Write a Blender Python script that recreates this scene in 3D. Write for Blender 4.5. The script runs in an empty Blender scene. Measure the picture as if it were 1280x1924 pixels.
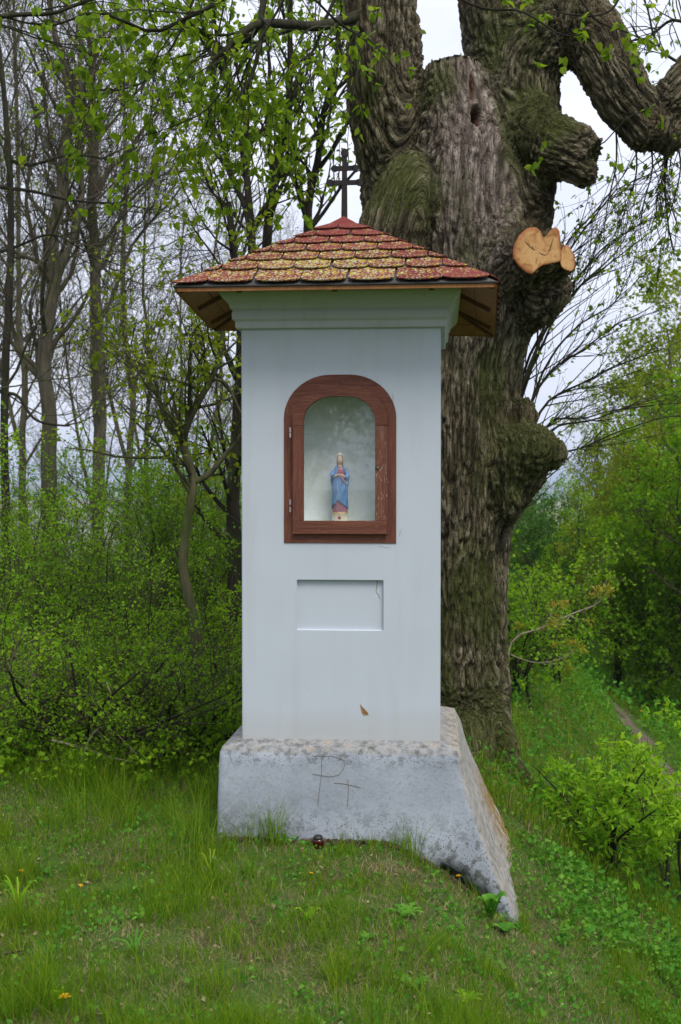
import bpy, bmesh, math
import numpy as np
from mathutils import Vector, Matrix

# ------------------------------------------------------------------ camera, sky, sun, exposure
SC = bpy.context.scene
COL = SC.collection
EYE = 1.47
PITCH = math.radians(1.42)
FPX = 2300.0
cam_d = bpy.data.cameras.new('camera')
cam_d.sensor_fit = 'HORIZONTAL'; cam_d.sensor_width = 36.0
cam_d.lens = 36.0 * FPX / 1280.0
cam_d.clip_start = 0.05; cam_d.clip_end = 12000
cam_d.dof.use_dof = True; cam_d.dof.focus_distance = 5.3; cam_d.dof.aperture_fstop = 9.0
cam = bpy.data.objects.new('camera', cam_d); COL.objects.link(cam)
cam.location = (0, 0, EYE); cam.rotation_euler = (math.pi/2 - PITCH, 0, 0)
SC.camera = cam
SUN_EL, SUN_AZ = math.radians(58), math.radians(26)      # azimuth measured from behind the camera towards the east side
world = bpy.data.worlds.new('World'); SC.world = world; world.use_nodes = True
wn = world.node_tree.nodes; wl = world.node_tree.links
wn.clear()
w_out = wn.new('ShaderNodeOutputWorld'); w_bg = wn.new('ShaderNodeBackground')
w_sky = wn.new('ShaderNodeTexSky'); w_sky.sky_type = 'NISHITA'; w_sky.sun_disc = False
w_sky.sun_elevation = SUN_EL; w_sky.sun_rotation = math.pi - SUN_AZ
w_sky.air_density = 1.2; w_sky.dust_density = 2.5
w_tc = wn.new('ShaderNodeTexCoord')
w_map = wn.new('ShaderNodeMapping'); w_map.inputs['Scale'].default_value = (1, 1, 2.6)
w_noise = wn.new('ShaderNodeTexNoise'); w_noise.inputs['Scale'].default_value = 2.4
w_noise.inputs['Detail'].default_value = 6; w_noise.inputs['Roughness'].default_value = .55
w_ramp = wn.new('ShaderNodeValToRGB')
w_ramp.color_ramp.elements[0].position = .30; w_ramp.color_ramp.elements[0].color = (6.0, 6.5, 8.1, 1)
w_ramp.color_ramp.elements[1].position = .72; w_ramp.color_ramp.elements[1].color = (9.3, 9.5, 10.7, 1)
w_mix = wn.new('ShaderNodeMix'); w_mix.data_type = 'RGBA'; w_mix.inputs[0].default_value = .9
wl.new(w_tc.outputs['Generated'], w_map.inputs[0]); wl.new(w_map.outputs[0], w_noise.inputs['Vector'])
wl.new(w_noise.outputs['Fac'], w_ramp.inputs[0])
wl.new(w_sky.outputs[0], w_mix.inputs[6]); wl.new(w_ramp.outputs[0], w_mix.inputs[7])
wl.new(w_mix.outputs[2], w_bg.inputs[0]); w_bg.inputs[1].default_value = .094
wl.new(w_bg.outputs[0], w_out.inputs[0])
sun_d = bpy.data.lights.new('sun', 'SUN'); sun_d.energy = 2.1; sun_d.angle = math.radians(26)
sun_d.color = (1, .95, .86)
sun = bpy.data.objects.new('sun', sun_d); COL.objects.link(sun)
_sd = Vector((math.sin(SUN_AZ)*math.cos(SUN_EL), -math.cos(SUN_AZ)*math.cos(SUN_EL), math.sin(SUN_EL)))
sun.rotation_euler = _sd.to_track_quat('Z', 'Y').to_euler(); sun.location = (4, -4, 9)
vs = SC.view_settings
vs.view_transform = 'Standard'; vs.look = 'None'; vs.exposure = 0.48; vs.gamma = 1.0; vs.use_curve_mapping = False
SC.cycles.use_denoising = True
SC.cycles.max_bounces = 7; SC.cycles.diffuse_bounces = 3; SC.cycles.glossy_bounces = 3
SC.cycles.transmission_bounces = 4; SC.cycles.transparent_max_bounces = 8
SC.cycles.caustics_reflective = False; SC.cycles.caustics_refractive = False

# ------------------------------------------------------------------ small numpy toolbox
RNG = np.random.default_rng(7)
def V(*a): return np.array(a, float)
def ray(px, py):
    """direction of the sight line through a point of the photograph (1280 x 1924)"""
    x = (px - 640) / FPX; yv = (962 - py) / FPX
    c, s = math.cos(PITCH), math.sin(PITCH)
    return V(x, c + yv*s, yv*c - s)
def P(px, py, D):
    d = ray(px, py); return V(0, 0, EYE) + d * (D / d[1])
def norm(a): return a / np.maximum(np.linalg.norm(a, axis=-1, keepdims=True), 1e-9)
def smooth(a, b, x):
    t = np.clip((x - a) / (b - a), 0, 1); return t*t*(3 - 2*t)
def _h(ix, iy, iz, seed):
    M = np.uint64(0xFFFFFFFF)
    h = (ix.astype(np.int64).astype(np.uint64) * np.uint64(374761393) + iy.astype(np.int64).astype(np.uint64) * np.uint64(668265263)
         + iz.astype(np.int64).astype(np.uint64) * np.uint64(2147483647) + np.uint64(seed * 974634777 + 13)) & M
    h = ((h ^ (h >> np.uint64(13))) * np.uint64(1274126177)) & M
    h = ((h ^ (h >> np.uint64(16))) * np.uint64(2246822519)) & M
    h = h ^ (h >> np.uint64(15))
    return (h & M).astype(np.float64) / 4294967296.0
def vnoise(p, seed=0):
    i = np.floor(p); f = p - i; f = f*f*(3 - 2*f); r = 0
    for dx in (0, 1):
        for dy in (0, 1):
            for dz in (0, 1):
                w = (f[..., 0] if dx else 1 - f[..., 0]) * (f[..., 1] if dy else 1 - f[..., 1]) * (f[..., 2] if dz else 1 - f[..., 2])
                r = r + w * _h(i[..., 0] + dx, i[..., 1] + dy, i[..., 2] + dz, seed)
    return r
def fbm(p, octs=4, seed=0):
    a, s, t = .5, 0, 0
    for k in range(octs):
        s = s + a * vnoise(p * 2**k + 17.3*k, seed + k); t += a; a *= .5
    return s / t
def voro(p, seed=0):
    i = np.floor(p); f1 = np.full(p.shape[:-1], 9.); f2 = np.full(p.shape[:-1], 9.); idv = np.zeros(p.shape[:-1])
    for dx in (-1, 0, 1):
        for dy in (-1, 0, 1):
            for dz in (-1, 0, 1):
                c = i + V(dx, dy, dz)
                q = np.stack([c[..., k] + _h(c[..., 0], c[..., 1], c[..., 2], seed + 31*k) for k in range(3)], -1)
                d = np.linalg.norm(q - p, axis=-1); n = d < f1
                f2 = np.where(n, f1, np.minimum(f2, d)); idv = np.where(n, _h(c[..., 0], c[..., 1], c[..., 2], seed + 99), idv)
                f1 = np.where(n, d, f1)
    return f1, f2, idv

class MB:
    """collects vertices and faces of one mesh"""
    def __init__(s): s.v = []; s.q = []; s.t = []; s.n = 0; s.tint = []; s.qm = []; s.tm = []
    def add(s, v, q=None, t=None, tint=None, m=0):
        v = np.asarray(v, float).reshape(-1, 3); s.v.append(v)
        s.tint.append(np.full(len(v), .5) if tint is None else np.broadcast_to(np.asarray(tint, float), (len(v),)))
        if q is not None and len(q): q = np.asarray(q, np.int64).reshape(-1, 4) + s.n; s.q.append(q); s.qm.append(np.full(len(q), m))
        if t is not None and len(t): t = np.asarray(t, np.int64).reshape(-1, 3) + s.n; s.t.append(t); s.tm.append(np.full(len(t), m))
        s.n += len(v); return s
    def box(s, c, h, R=None, m=0):
        c = np.asarray(c, float); h = np.asarray(h, float)
        v = np.array([[x, y, z] for x in (-1, 1) for y in (-1, 1) for z in (-1, 1)], float) * h
        if R is not None: v = v @ np.asarray(R).T
        q = [[0, 1, 3, 2], [4, 6, 7, 5], [0, 4, 5, 1], [2, 3, 7, 6], [0, 2, 6, 4], [1, 5, 7, 3]]
        return s.add(v + c, q, m=m)
    def poly(s, pts, off, m=0):
        """a flat convex outline (n,3) pushed along off"""
        pts = np.asarray(pts, float); n = len(pts); a = np.concatenate([pts, pts + off, pts.mean(0)[None], (pts + off).mean(0)[None]])
        k = np.arange(n); k1 = (k + 1) % n
        s.add(a, np.stack([k, k1, k1 + n, k + n], 1), np.concatenate([np.stack([k1, k, np.full(n, 2*n)], 1), np.stack([k + n, k1 + n, np.full(n, 2*n + 1)], 1)]), m=m)
        return s
    def build(s, name, mats, parent=None, flat=False, kind=None, tint=True):
        me = bpy.data.meshes.new(name)
        v = np.concatenate(s.v) if s.v else np.zeros((0, 3))
        q = np.concatenate(s.q) if s.q else np.zeros((0, 4), int); t = np.concatenate(s.t) if s.t else np.zeros((0, 3), int)
        me.vertices.add(len(v)); me.vertices.foreach_set('co', v.ravel())
        me.loops.add(q.size + t.size); me.loops.foreach_set('vertex_index', np.concatenate([q.ravel(), t.ravel()]).astype(np.int32))
        me.polygons.add(len(q) + len(t))
        st = np.concatenate([np.arange(len(q))*4, q.size + np.arange(len(t))*3]).astype(np.int32)
        me.polygons.foreach_set('loop_start', st)
        mi = np.concatenate(s.qm + s.tm).astype(np.int32) if (s.qm or s.tm) else np.zeros(0, np.int32)
        me.update(calc_edges=True)
        me.polygons.foreach_set('material_index', mi)
        me.polygons.foreach_set('use_smooth', np.full(len(q) + len(t), not flat))
        if tint:
            at = me.attributes.new('tint', 'FLOAT', 'POINT'); at.data.foreach_set('value', np.concatenate(s.tint))
        me.update()
        for m in (mats if isinstance(mats, (list, tuple)) else [mats]): me.materials.append(m)
        o = bpy.data.objects.new(name, me); COL.objects.link(o)
        if parent is not None: o.parent = parent; o.matrix_parent_inverse = parent.matrix_world.inverted() if False else Matrix.Identity(4)
        if kind: o['kind'] = kind
        return o
def recalc(o):
    bm = bmesh.new(); bm.from_mesh(o.data); bmesh.ops.recalc_face_normals(bm, faces=bm.faces); bm.to_mesh(o.data); bm.free(); return o
def bevel(o, w, seg=2, ang=40):
    bm = bmesh.new(); bm.from_mesh(o.data)
    ed = [e for e in bm.edges if len(e.link_faces) == 2 and e.calc_face_angle(0) > math.radians(ang)]
    bmesh.ops.bevel(bm, geom=ed, offset=w, segments=seg, profile=.6, affect='EDGES', clamp_overlap=True)
    bm.to_mesh(o.data); bm.free(); return o
def empty(name, loc, label, cat, group=None, rz=0.0):
    o = bpy.data.objects.new(name, None); COL.objects.link(o); o.empty_display_size = .1
    o.location = loc; o.rotation_euler = (0, 0, rz)
    return tag(o, label, cat, group)
def tag(o, label, cat, group=None, kind=None):
    o['label'] = label; o['category'] = cat
    if group: o['group'] = group
    if kind: o['kind'] = kind
    return o
def rebase(o, loc):
    """keep a mesh written in place coordinates where it is, with its origin at its thing's base"""
    me = o.data; a = np.empty(len(me.vertices)*3); me.vertices.foreach_get('co', a)
    a = a.reshape(-1, 3) - np.asarray(loc); me.vertices.foreach_set('co', a.ravel()); me.update(); return o

def tubes(Pt, R, S=5, tint=None, mb=None, m=0, squash=None):
    """many tubes at once: Pt (N,K,3), R (N,K)"""
    N, K, _ = Pt.shape
    T = np.gradient(Pt, axis=1); T = norm(T)
    ref = np.where(np.abs(T[:, :1, 2:3]) > .8, V(1, .1, 0), V(0, .1, 1)); ref = np.broadcast_to(ref, T.shape)
    A = norm(np.cross(T, ref)); B = np.cross(T, A)
    a = np.arange(S) * 2*math.pi / S
    ring = Pt[:, :, None] + R[:, :, None, None] * (A[:, :, None]*np.cos(a)[:, None] + B[:, :, None]*np.sin(a)[:, None])
    idx = np.arange(N*K*S).reshape(N, K, S); nx = np.roll(idx, -1, 2)
    q = np.stack([idx[:, :-1], nx[:, :-1], nx[:, 1:], idx[:, 1:]], -1)
    mb = mb or MB()
    if tint is not None: tint = np.repeat(np.asarray(tint), K*S)
    return mb.add(ring, q, tint=tint, m=m)
def curve(pts, n, closed=False):
    """smooth resample of a hand-set polyline"""
    pts = np.asarray(pts, float); k = len(pts)
    t = np.linspace(0, k - 1, n); i = np.clip(t.astype(int), 0, k - 2); f = (t - i)[:, None]
    p = lambda j: pts[np.clip(j, 0, k - 1)]
    a, b, c, d = p(i - 1), p(i), p(i + 1), p(i + 2)
    return .5*((2*b) + (-a + c)*f + (2*a - 5*b + 4*c - d)*f**2 + (-a + 3*b - 3*c + d)*f**3)
def grow(Pp, Rp, n, rng, tm=(.2, 1), L=(.4, .8), ang=(30, 60), up=.05, wander=.15, rrel=.6, K=5, rend=.25, rmin=.0015, bias=None, taper=.5, byr=0, start=0):
    """n side branches sprouting from the parent lines Pp (N,K,3)"""
    N, Kp, _ = Pp.shape
    seg = np.linalg.norm(np.diff(Pp, axis=1), axis=2).sum(1); w = seg / seg.sum()
    i = rng.choice(N, n, p=w); t = rng.uniform(tm[0], tm[1], n)
    s = t*(Kp - 1); j = np.clip(s.astype(int), 0, Kp - 2); f = (s - j)[:, None]
    a, b = Pp[i, j], Pp[i, j + 1]; pos = a + (b - a)*f; T = norm(b - a)
    r0 = (Rp[i, j]*(1 - f[:, 0]) + Rp[i, j + 1]*f[:, 0])
    rv = norm(rng.normal(size=(n, 3))); perp = norm(rv - T*(rv*T).sum(1, keepdims=True))
    an = np.radians(rng.uniform(ang[0], ang[1], n))[:, None]
    d = np.cos(an)*T + np.sin(an)*perp
    if bias is not None: d = norm(d + np.asarray(bias))
    ln = rng.uniform(L[0], L[1], n)*(1 - taper*t)
    if byr: ln = ln*np.clip(r0/byr, .3, 1.3)
    out = np.empty((n, K, 3)); out[:, 0] = pos
    for k in range(1, K):
        d = norm(d + V(0, 0, up) + rng.normal(size=(n, 3))*wander); out[:, k] = out[:, k - 1] + d*(ln/(K - 1))[:, None]
    r = np.maximum(r0*rrel, rmin)
    R = np.maximum(r[:, None]*np.linspace(1, rend, K)[None], rmin*.7)
    return out, R
def anchors(Pp, n, rng, tm=(.15, 1), tip=.25):
    N, K, _ = Pp.shape; i = rng.integers(0, N, n); t = rng.uniform(tm[0], tm[1], n); t = np.where(rng.random(n) < tip, 1.0, t)
    s = t*(K - 1); j = np.clip(s.astype(int), 0, K - 2); f = (s - j)[:, None]
    a, b = Pp[i, j], Pp[i, j + 1]; return a + (b - a)*f, norm(b - a)
def leaves(mb, pos, axis, size, rng, per=3, spread=.9, droop=.2, kind='oval', clump=0.0, width=.42, m=0):
    n = len(pos)*per; pos = np.repeat(pos, per, 0); ax = np.repeat(axis, per, 0)
    tc = np.repeat(rng.random(len(pos)//per), per)
    d = norm(ax*.6 + rng.normal(size=(n, 3))*spread + V(0, 0, -droop))
    u = rng.normal(size=(n, 3))*.7 + V(0, 0, 1); sd = norm(np.cross(d, u)); nn = np.cross(sd, d)
    sz = (rng.uniform(size[0], size[1], n))[:, None]
    p = pos + rng.normal(size=(n, 3))*clump
    tint = np.clip(.55*tc + .45*rng.random(n), 0, 1)
    w = sz*width; stem = p + d*sz*.25
    if kind == 'oval':
        v = np.stack([stem, stem + d*sz*.5 - sd*w + nn*w*.35, stem + d*sz - nn*sz*.12, stem + d*sz*.5 + sd*w + nn*w*.35], 1)
        b = np.arange(n)[:, None]*4
        mb.add(v, t=np.concatenate([b + [0, 1, 2], b + [0, 2, 3]]), tint=np.repeat(tint, 4), m=m)
    else:
        v = np.stack([stem, stem - d*sz*.05 - sd*w*.75 + nn*w*.3, stem + d*sz*.32 - sd*w*1.15 + nn*w*.4, stem + d*sz*.72 - sd*w*.62 + nn*w*.1, stem + d*sz - nn*sz*.18,
                      stem + d*sz*.72 + sd*w*.62 + nn*w*.1, stem + d*sz*.32 + sd*w*1.15 + nn*w*.4, stem - d*sz*.05 + sd*w*.75 + nn*w*.3, stem + d*sz*.45 - nn*sz*.02], 1)
        b = np.arange(n)[:, None]*9
        mb.add(v, q=np.concatenate([b + [0, 1, 2, 8], b + [8, 2, 3, 4], b + [8, 4, 5, 6], b + [0, 8, 6, 7]]), tint=np.repeat(tint, 9), m=m)
    return mb

# ------------------------------------------------------------------ node materials
class Mat:
    def __init__(s, name):
        s.m = bpy.data.materials.new(name); s.m.use_nodes = True; s.n = s.m.node_tree.nodes; s.l = s.m.node_tree.links
        s.b = s.n['Principled BSDF']; s.out = s.n['Material Output']
    def N(s, t, **k):
        x = s.n.new('ShaderNode' + t)
        for a, b in k.items():
            if a.startswith('_'): setattr(x, a[1:], b)
            else:
                key = a.replace('__', ' ')
                key = int(key[1:]) if key[0] == 'i' and key[1:].isdigit() else key
                s.put(x, key, b)
        return x
    def put(s, x, key, b):
        if hasattr(b, 'is_output') or isinstance(b, bpy.types.NodeSocket): s.l.new(b, x.inputs[key])
        else:
            if isinstance(b, tuple) and len(b) == 3 and x.inputs[key].type == 'RGBA': b = b + (1,)
            x.inputs[key].default_value = b
    def coord(s, kind='Object', scale=(1, 1, 1), loc=(0, 0, 0)):
        t = s.N('TexCoord'); mp = s.N('Mapping', Scale=scale, Location=loc); s.l.new(t.outputs[kind], mp.inputs[0]); return mp.outputs[0]
    def pos(s, scale=(1, 1, 1)):
        t = s.N('NewGeometry'); mp = s.N('Mapping', Scale=scale); s.l.new(t.outputs['Position'], mp.inputs[0]); return mp.outputs[0]
    def attr(s, name, vec=False): return s.N('Attribute', _attribute_name=name).outputs['Vector' if vec else 'Fac']
    def noise(s, vec, scale, detail=4, rough=.55, dist=0): return s.N('TexNoise', Vector=vec, Scale=scale, Detail=detail, Roughness=rough, Distortion=dist).outputs['Fac']
    def voro(s, vec, scale, feat='F1', out='Distance', rnd=1): return s.N('TexVoronoi', _feature=feat, Vector=vec, Scale=scale, Randomness=rnd).outputs[out]
    def ramp(s, fac, *st):
        r = s.N('ValToRGB', Fac=fac); e = r.color_ramp.elements
        while len(e) < len(st): e.new(.5)
        for k, (p, c) in enumerate(st):
            e[k].position = p; e[k].color = (c, c, c, 1) if not isinstance(c, tuple) else c + (1,)
        return r.outputs[0]
    def mix(s, f, a, b, mode='MIX'):
        x = s.N('Mix', _data_type='RGBA', _blend_type=mode); s.put(x, 0, f); s.put(x, 6, a); s.put(x, 7, b); return x.outputs[2]
    def math(s, op, a, b=0.0, clamp=False):
        x = s.N('Math', _operation=op, _use_clamp=clamp); s.put(x, 0, a); s.put(x, 1, b); return x.outputs[0]
    def sep(s, vec):
        return s.N('SeparateXYZ', Vector=vec).outputs
    def bump(s, h, strength=.5, dist=.01):
        x = s.N('Bump', Height=h, Strength=strength, Distance=dist); s.l.new(x.outputs[0], s.b.inputs['Normal']); return s
    def set(s, **k):
        for a, b in k.items(): s.put(s.b, a.replace('__', ' '), b)
        return s

def leaf_mat(name, c0, c1, c2, trans=.4, rough=.5):
    M = Mat(name); t = M.attr('tint')
    oi = M.N('ObjectInfo').outputs['Random']
    f = M.math('ADD', t, M.math('MULTIPLY', M.math('SUBTRACT', oi, .5), .25), True)
    c = M.ramp(f, (.0, c0), (.5, c1), (1., c2))
    M.set(Base__Color=c, Roughness=rough + .1, Specular__IOR__Level=.12)
    tr = M.N('BsdfTranslucent', Color=M.mix(1.0, c, (1.25, 1.2, .7), 'MULTIPLY'))
    mx = M.N('MixShader', i0=trans); M.l.new(M.b.outputs[0], mx.inputs[1]); M.l.new(tr.outputs[0], mx.inputs[2])
    M.l.new(mx.outputs[0], M.out.inputs[0]); return M.m
def bark_mat(name, c0, c1, moss=(.05, .075, .015), mossy=.5, scale=1.0):
    M = Mat(name); p = M.pos((1, 1, .22)); n = M.noise(p, 22*scale, 6, .65); v = M.voro(p, 30*scale)
    c = M.ramp(n, (.3, c0), (.72, c1))
    g = M.ramp(M.noise(M.pos(), 2.2, 3), (.5 - .12*mossy, 0.), (.62, mossy))
    c = M.mix(g, c, moss); M.set(Base__Color=c, Roughness=.92, Specular__IOR__Level=.15)
    M.bump(M.math('ADD', n, v), .9, .012); return M.m

LEAF_LINDEN = leaf_mat('leaf_linden', (.10, .19, .010), (.19, .31, .014), (.34, .44, .03), .55)
LEAF_SHRUB = leaf_mat('leaf_shrub', (.070, .185, .010), (.160, .325, .014), (.32, .49, .026), .55)
LEAF_BRIGHT = leaf_mat('leaf_bright', (.12, .30, .012), (.21, .42, .018), (.36, .54, .035), .5)
LEAF_MAPLE = leaf_mat('leaf_maple', (.11, .18, .012), (.20, .28, .017), (.32, .37, .03), .5)
LEAF_DARK = leaf_mat('leaf_dark', (.025, .09, .014), (.055, .15, .018), (.10, .23, .026), .4)
LEAF_BUD = leaf_mat('leaf_bud', (.20, .26, .03), (.36, .36, .04), (.40, .16, .05), .4)
GRASS = leaf_mat('grass_blade', (.046, .155, .006), (.125, .250, .009), (.31, .37, .03), .45)
WEED = leaf_mat('weed_leaf', (.045, .18, .02), (.085, .26, .025), (.18, .38, .04), .4)
STRAW = leaf_mat('dry_grass', (.17, .13, .06), (.30, .25, .13), (.44, .38, .21), .25)
BARK_GREY = bark_mat('bark_grey', (.05, .042, .03), (.15, .13, .095), mossy=.35)
BARK_DARK = bark_mat('bark_dark', (.014, .012, .009), (.050, .042, .031), mossy=.3)
BARK_YOUNG = bark_mat('bark_young', (.045, .042, .022), (.13, .12, .065), mossy=.7)
BARK_TWIG = bark_mat('bark_twig', (.040, .034, .022), (.12, .10, .065), mossy=.3)
TWIG_PALE = bark_mat('twig_pale', (.22, .18, .13), (.45, .38, .28), mossy=.05)

# ------------------------------------------------------------------ the lie of the land
def terrain(x, y):
    x = np.asarray(x, float); y = np.asarray(y, float)
    x0 = np.interp(y, [0, 4, 5, 7, 10, 16], [.05, .15, .20, .55, 1.3, 1.9])
    t = np.clip((x - x0)/1.75, 0, 1)
    z = -1.12*(.55*t + .45*t*t*(3 - 2*t))
    z = z + .55*smooth(3.9, 6.5, x)*smooth(6, 12, y)                       # the bank beyond the path
    z = z - .10*np.clip(y - 9.5, 0, 50)*smooth(1.6, -.5, x)*.55 - .02*np.clip(y - 12, 0, 40)
    z = z - 26*smooth(45, 420, y) + 6*smooth(500, 1500, y) + 15*smooth(1400, 3600, y)
    far = smooth(250, 900, y)
    z = z + far*(4*np.sin(x*.0031 + y*.0011) + 2.5*np.sin(x*.0083 - y*.0023 + 1))
    p = np.stack([x, y, 0*x], -1)
    near = smooth(60, 20, y)
    z = z + near*(.07*(fbm(p*1.1, 3, 5) - .5) + .03*(fbm(p*5, 2, 9) - .5))
    z = z + .05*np.exp(-((x - .65)**2)/.35 - ((y - 7.3)**2)/.5)             # mound at the foot of the old tree
    z = z - .05*np.exp(-((x - .62)**2)/.03 - ((y - 4.86)**2)/.02)           # soil washed out beneath the plinth corner
    return z
def tz(x, y): return float(terrain(np.array([x]), np.array([y]))[0])
def G(px, D, dx=0.0):
    """the point of the ground below a photograph column at a distance"""
    x = (px - 640)/FPX*D + dx; return V(x, D, tz(x, D))

xs = np.concatenate([-np.geomspace(9, 5000, 45)[::-1], np.linspace(-6.5, -2.6, 30), np.linspace(-2.5, 3.2, 190), np.linspace(3.3, 8.5, 40), np.geomspace(9, 5000, 45)])
ys = np.concatenate([-np.geomspace(6, 200, 14)[::-1], np.linspace(-5, 2.4, 16), np.linspace(2.5, 8.2, 190), np.linspace(8.3, 26, 110), np.geomspace(26.5, 6500, 110)])
X, Y = np.meshgrid(xs, ys); Z = terrain(X, Y)
gi = np.arange(X.size).reshape(X.shape)
mb = MB(); mb.add(np.stack([X, Y, Z], -1), np.stack([gi[:-1, :-1], gi[:-1, 1:], gi[1:, 1:], gi[1:, :-1]], -1))
M = Mat('soil_and_moss'); p = M.pos()
n1 = M.noise(p, 1.7, 5); n2 = M.noise(p, 26, 6, .7); n3 = M.noise(p, 7, 4)
soil = M.ramp(n2, (.25, (.035, .024, .014)), (.5, (.085, .062, .036)), (.75, (.19, .15, .085)))
green = M.ramp(n2, (.3, (.030, .075, .010)), (.7, (.075, .14, .02)))
c = M.mix(M.ramp(M.math('ADD', M.math('MULTIPLY', n1, .6), M.math('MULTIPLY', n3, .4)), (.46, 0.), (.62, .8)), green, soil)
sp = M.sep(p)
vf = M.N('TexVoronoi', Vector=M.pos((.0028, .0011, 0)), Scale=1.0).outputs['Color']
fld = M.ramp(M.sep(vf)[0], (.15, (.045, .10, .025)), (.35, (.20, .20, .07)), (.5, (.10, .16, .04)), (.62, (.22, .15, .10)), (.8, (.06, .13, .03)), (1., (.14, .20, .05)))
c = M.mix(M.ramp(M.math('DIVIDE', sp[1], 400.), (.15, 0.), (.4, 1.)), c, fld)
M.set(Base__Color=c, Roughness=.95, Specular__IOR__Level=.1)
M.bump(M.math('ADD', n2, n3), .8, .02)
ground = mb.build('ground', M.m, tint=False); ground['kind'] = 'structure'

# trodden earth path, a ribbon a few millimetres above the ground
pc = curve([V(2.5, 5.2, 0), V(2.85, 7.5, 0), V(2.68, 9.8, 0), V(2.8, 11.5, 0), V(2.9, 13, 0), V(2.5, 13.9, 0), V(2.0, 15, 0), V(1.8, 18, 0)], 120)
tn = norm(np.gradient(pc, axis=0)); sdv = np.stack([tn[:, 1], -tn[:, 0], 0*tn[:, 0]], -1)
w = (.02 + .15*vnoise(np.stack([pc[:, 1]*1.9, 0*pc[:, 1], 0*pc[:, 1]], -1), 3))
cols = np.linspace(-1, 1, 7)
pp = pc[:, None] + sdv[:, None]*(w[:, None]*cols[None])[..., None]
pp[..., :2] += .06*(np.stack([vnoise(pp*6, 41), vnoise(pp*6, 42)], -1) - .5)
pp[..., 2] = terrain(pp[..., 0], pp[..., 1]) + .012 - .008*np.abs(cols)[None]
gi = np.arange(pp[..., 0].size).reshape(pp.shape[:2])
M = Mat('trodden_earth'); n2 = M.noise(M.pos(), 18, 6, .7)
M.set(Base__Color=M.ramp(n2, (.3, (.045, .032, .02)), (.5, (.10, .072, .045)), (.75, (.19, .145, .10))), Roughness=.95).bump(n2, .8, .02)
path = MB().add(pp, np.stack([gi[:-1, :-1], gi[:-1, 1:], gi[1:, 1:], gi[1:, :-1]], -1)).build('path', M.m, tint=False); path['kind'] = 'structure'

# ------------------------------------------------------------------ the shrine
YAW = -.082; SX, SY = 0.0, 5.06
RY = np.array([[math.cos(YAW), -math.sin(YAW), 0], [math.sin(YAW), math.cos(YAW), 0], [0, 0, 1]])
def to_local(p): return (np.asarray(p) - V(SX, SY, 0)) @ RY
def S(px, py, v=0.0):
    """where the sight line meets the shrine's own plane v; gives its (u, w)"""
    o = to_local(V(0, 0, EYE)); d = ray(px, py) @ RY; t = (v - o[1])/d[1]; q = o + d*t; return q[0], q[2]
shrine = empty('wayside_shrine', (SX, SY, 0), 'white plastered wayside shrine with red shingled roof and a small statue niche', 'shrine', rz=YAW)

# materials
def plaster(name, base, dirt, speck):
    M = Mat(name); p = M.coord('Object'); z = M.sep(p)[2]
    n = M.noise(p, 3.2, 5); f = M.noise(p, 160, 3, .6); st = M.noise(M.coord('Object', (9, 9, .8)), 1.6, 4)
    c = M.mix(M.ramp(n, (.4, 0.), (.75, .22)), base, tuple(x*.80 for x in base))
    c = M.mix(M.math('MULTIPLY', M.ramp(st, (.52, 0.), (.72, .42)), dirt, True), c, (.34, .31, .24))
    return M, c, p, z, n, f
M, c, p, z, n, f = plaster('plaster_shaft', (.515, .560, .625), .30, 0)
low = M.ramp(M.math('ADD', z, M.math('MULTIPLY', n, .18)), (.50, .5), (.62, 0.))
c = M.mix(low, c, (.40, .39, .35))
sm = M.noise(M.coord('Object', (60, 60, 14)), 1.0, 3, .6)
smk = M.math('MULTIPLY', M.ramp(sm, (.70, 0.), (.74, .45)), M.ramp(z, (.55, 1.), (1.0, 0.)))
c = M.mix(smk, c, (.42, .30, .15))
M.set(Base__Color=c, Roughness=.85, Specular__IOR__Level=.2).bump(M.math('ADD', f, M.math('MULTIPLY', n, 3.)), .22, .0025)
PLASTER = M.m
M, c, p, z, n, f = plaster('plaster_cornice', (.50, .515, .545), .6, 0)
c = M.mix(M.ramp(M.noise(p, 60, 4, .7), (.66, 0.), (.72, .6)), c, (.22, .22, .17))
M.set(Base__Color=c, Roughness=.8).bump(f, .3, .003); CORNICE = M.m
M = Mat('plinth_render'); p = M.coord('Object'); z = M.sep(p)[2]
n = M.noise(p, 3.5, 5, .6); f = M.noise(p, 85, 5, .75); b = M.noise(p, 28, 4, .6)
c = M.ramp(n, (.3, (.28, .31, .365)), (.55, (.375, .41, .475)), (.8, (.46, .51, .58)))
c = M.mix(M.ramp(f, (.50, 0.), (.66, .38)), c, (.18, .185, .19))
wet = M.math('ADD', M.math('ADD', M.ramp(M.math('ADD', z, M.math('MULTIPLY', n, .25)), (.0, 1.), (.30, 0.)), M.ramp(z, (.29, 0.), (.36, .8))), M.math('MULTIPLY', n, .3))
blot = M.math('MULTIPLY', M.ramp(b, (.48, 0.), (.60, 1.)), wet, True)
c = M.mix(M.math('MULTIPLY', blot, .8), c, (.085, .082, .07))
spk = M.math('MULTIPLY', M.ramp(M.voro(p, 95), (.16, 1.), (.22, 0.)), M.ramp(M.math('ADD', M.noise(p, 9, 3), wet), (.75, 0.), (1.15, 1.)))
c = M.mix(spk, c, (.05, .045, .04))
g = M.N('NewGeometry'); nz = M.sep(g.outputs['Normal'])[2]; ub = M.sep(p)[0]
top = M.math('MULTIPLY', M.ramp(nz, (.2, 0.), (.55, 1.)), M.ramp(z, (.30, 0.), (.36, 1.)))
c = M.mix(M.math('MULTIPLY', top, .8), c, M.ramp(M.noise(p, 30, 5, .7), (.34, (.09, .085, .075)), (.48, (.22, .22, .21)), (.58, (.31, .31, .30)), (.64, (.30, .20, .09)), (.70, (.36, .36, .35)), (.8, (.44, .46, .47))))
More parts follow.
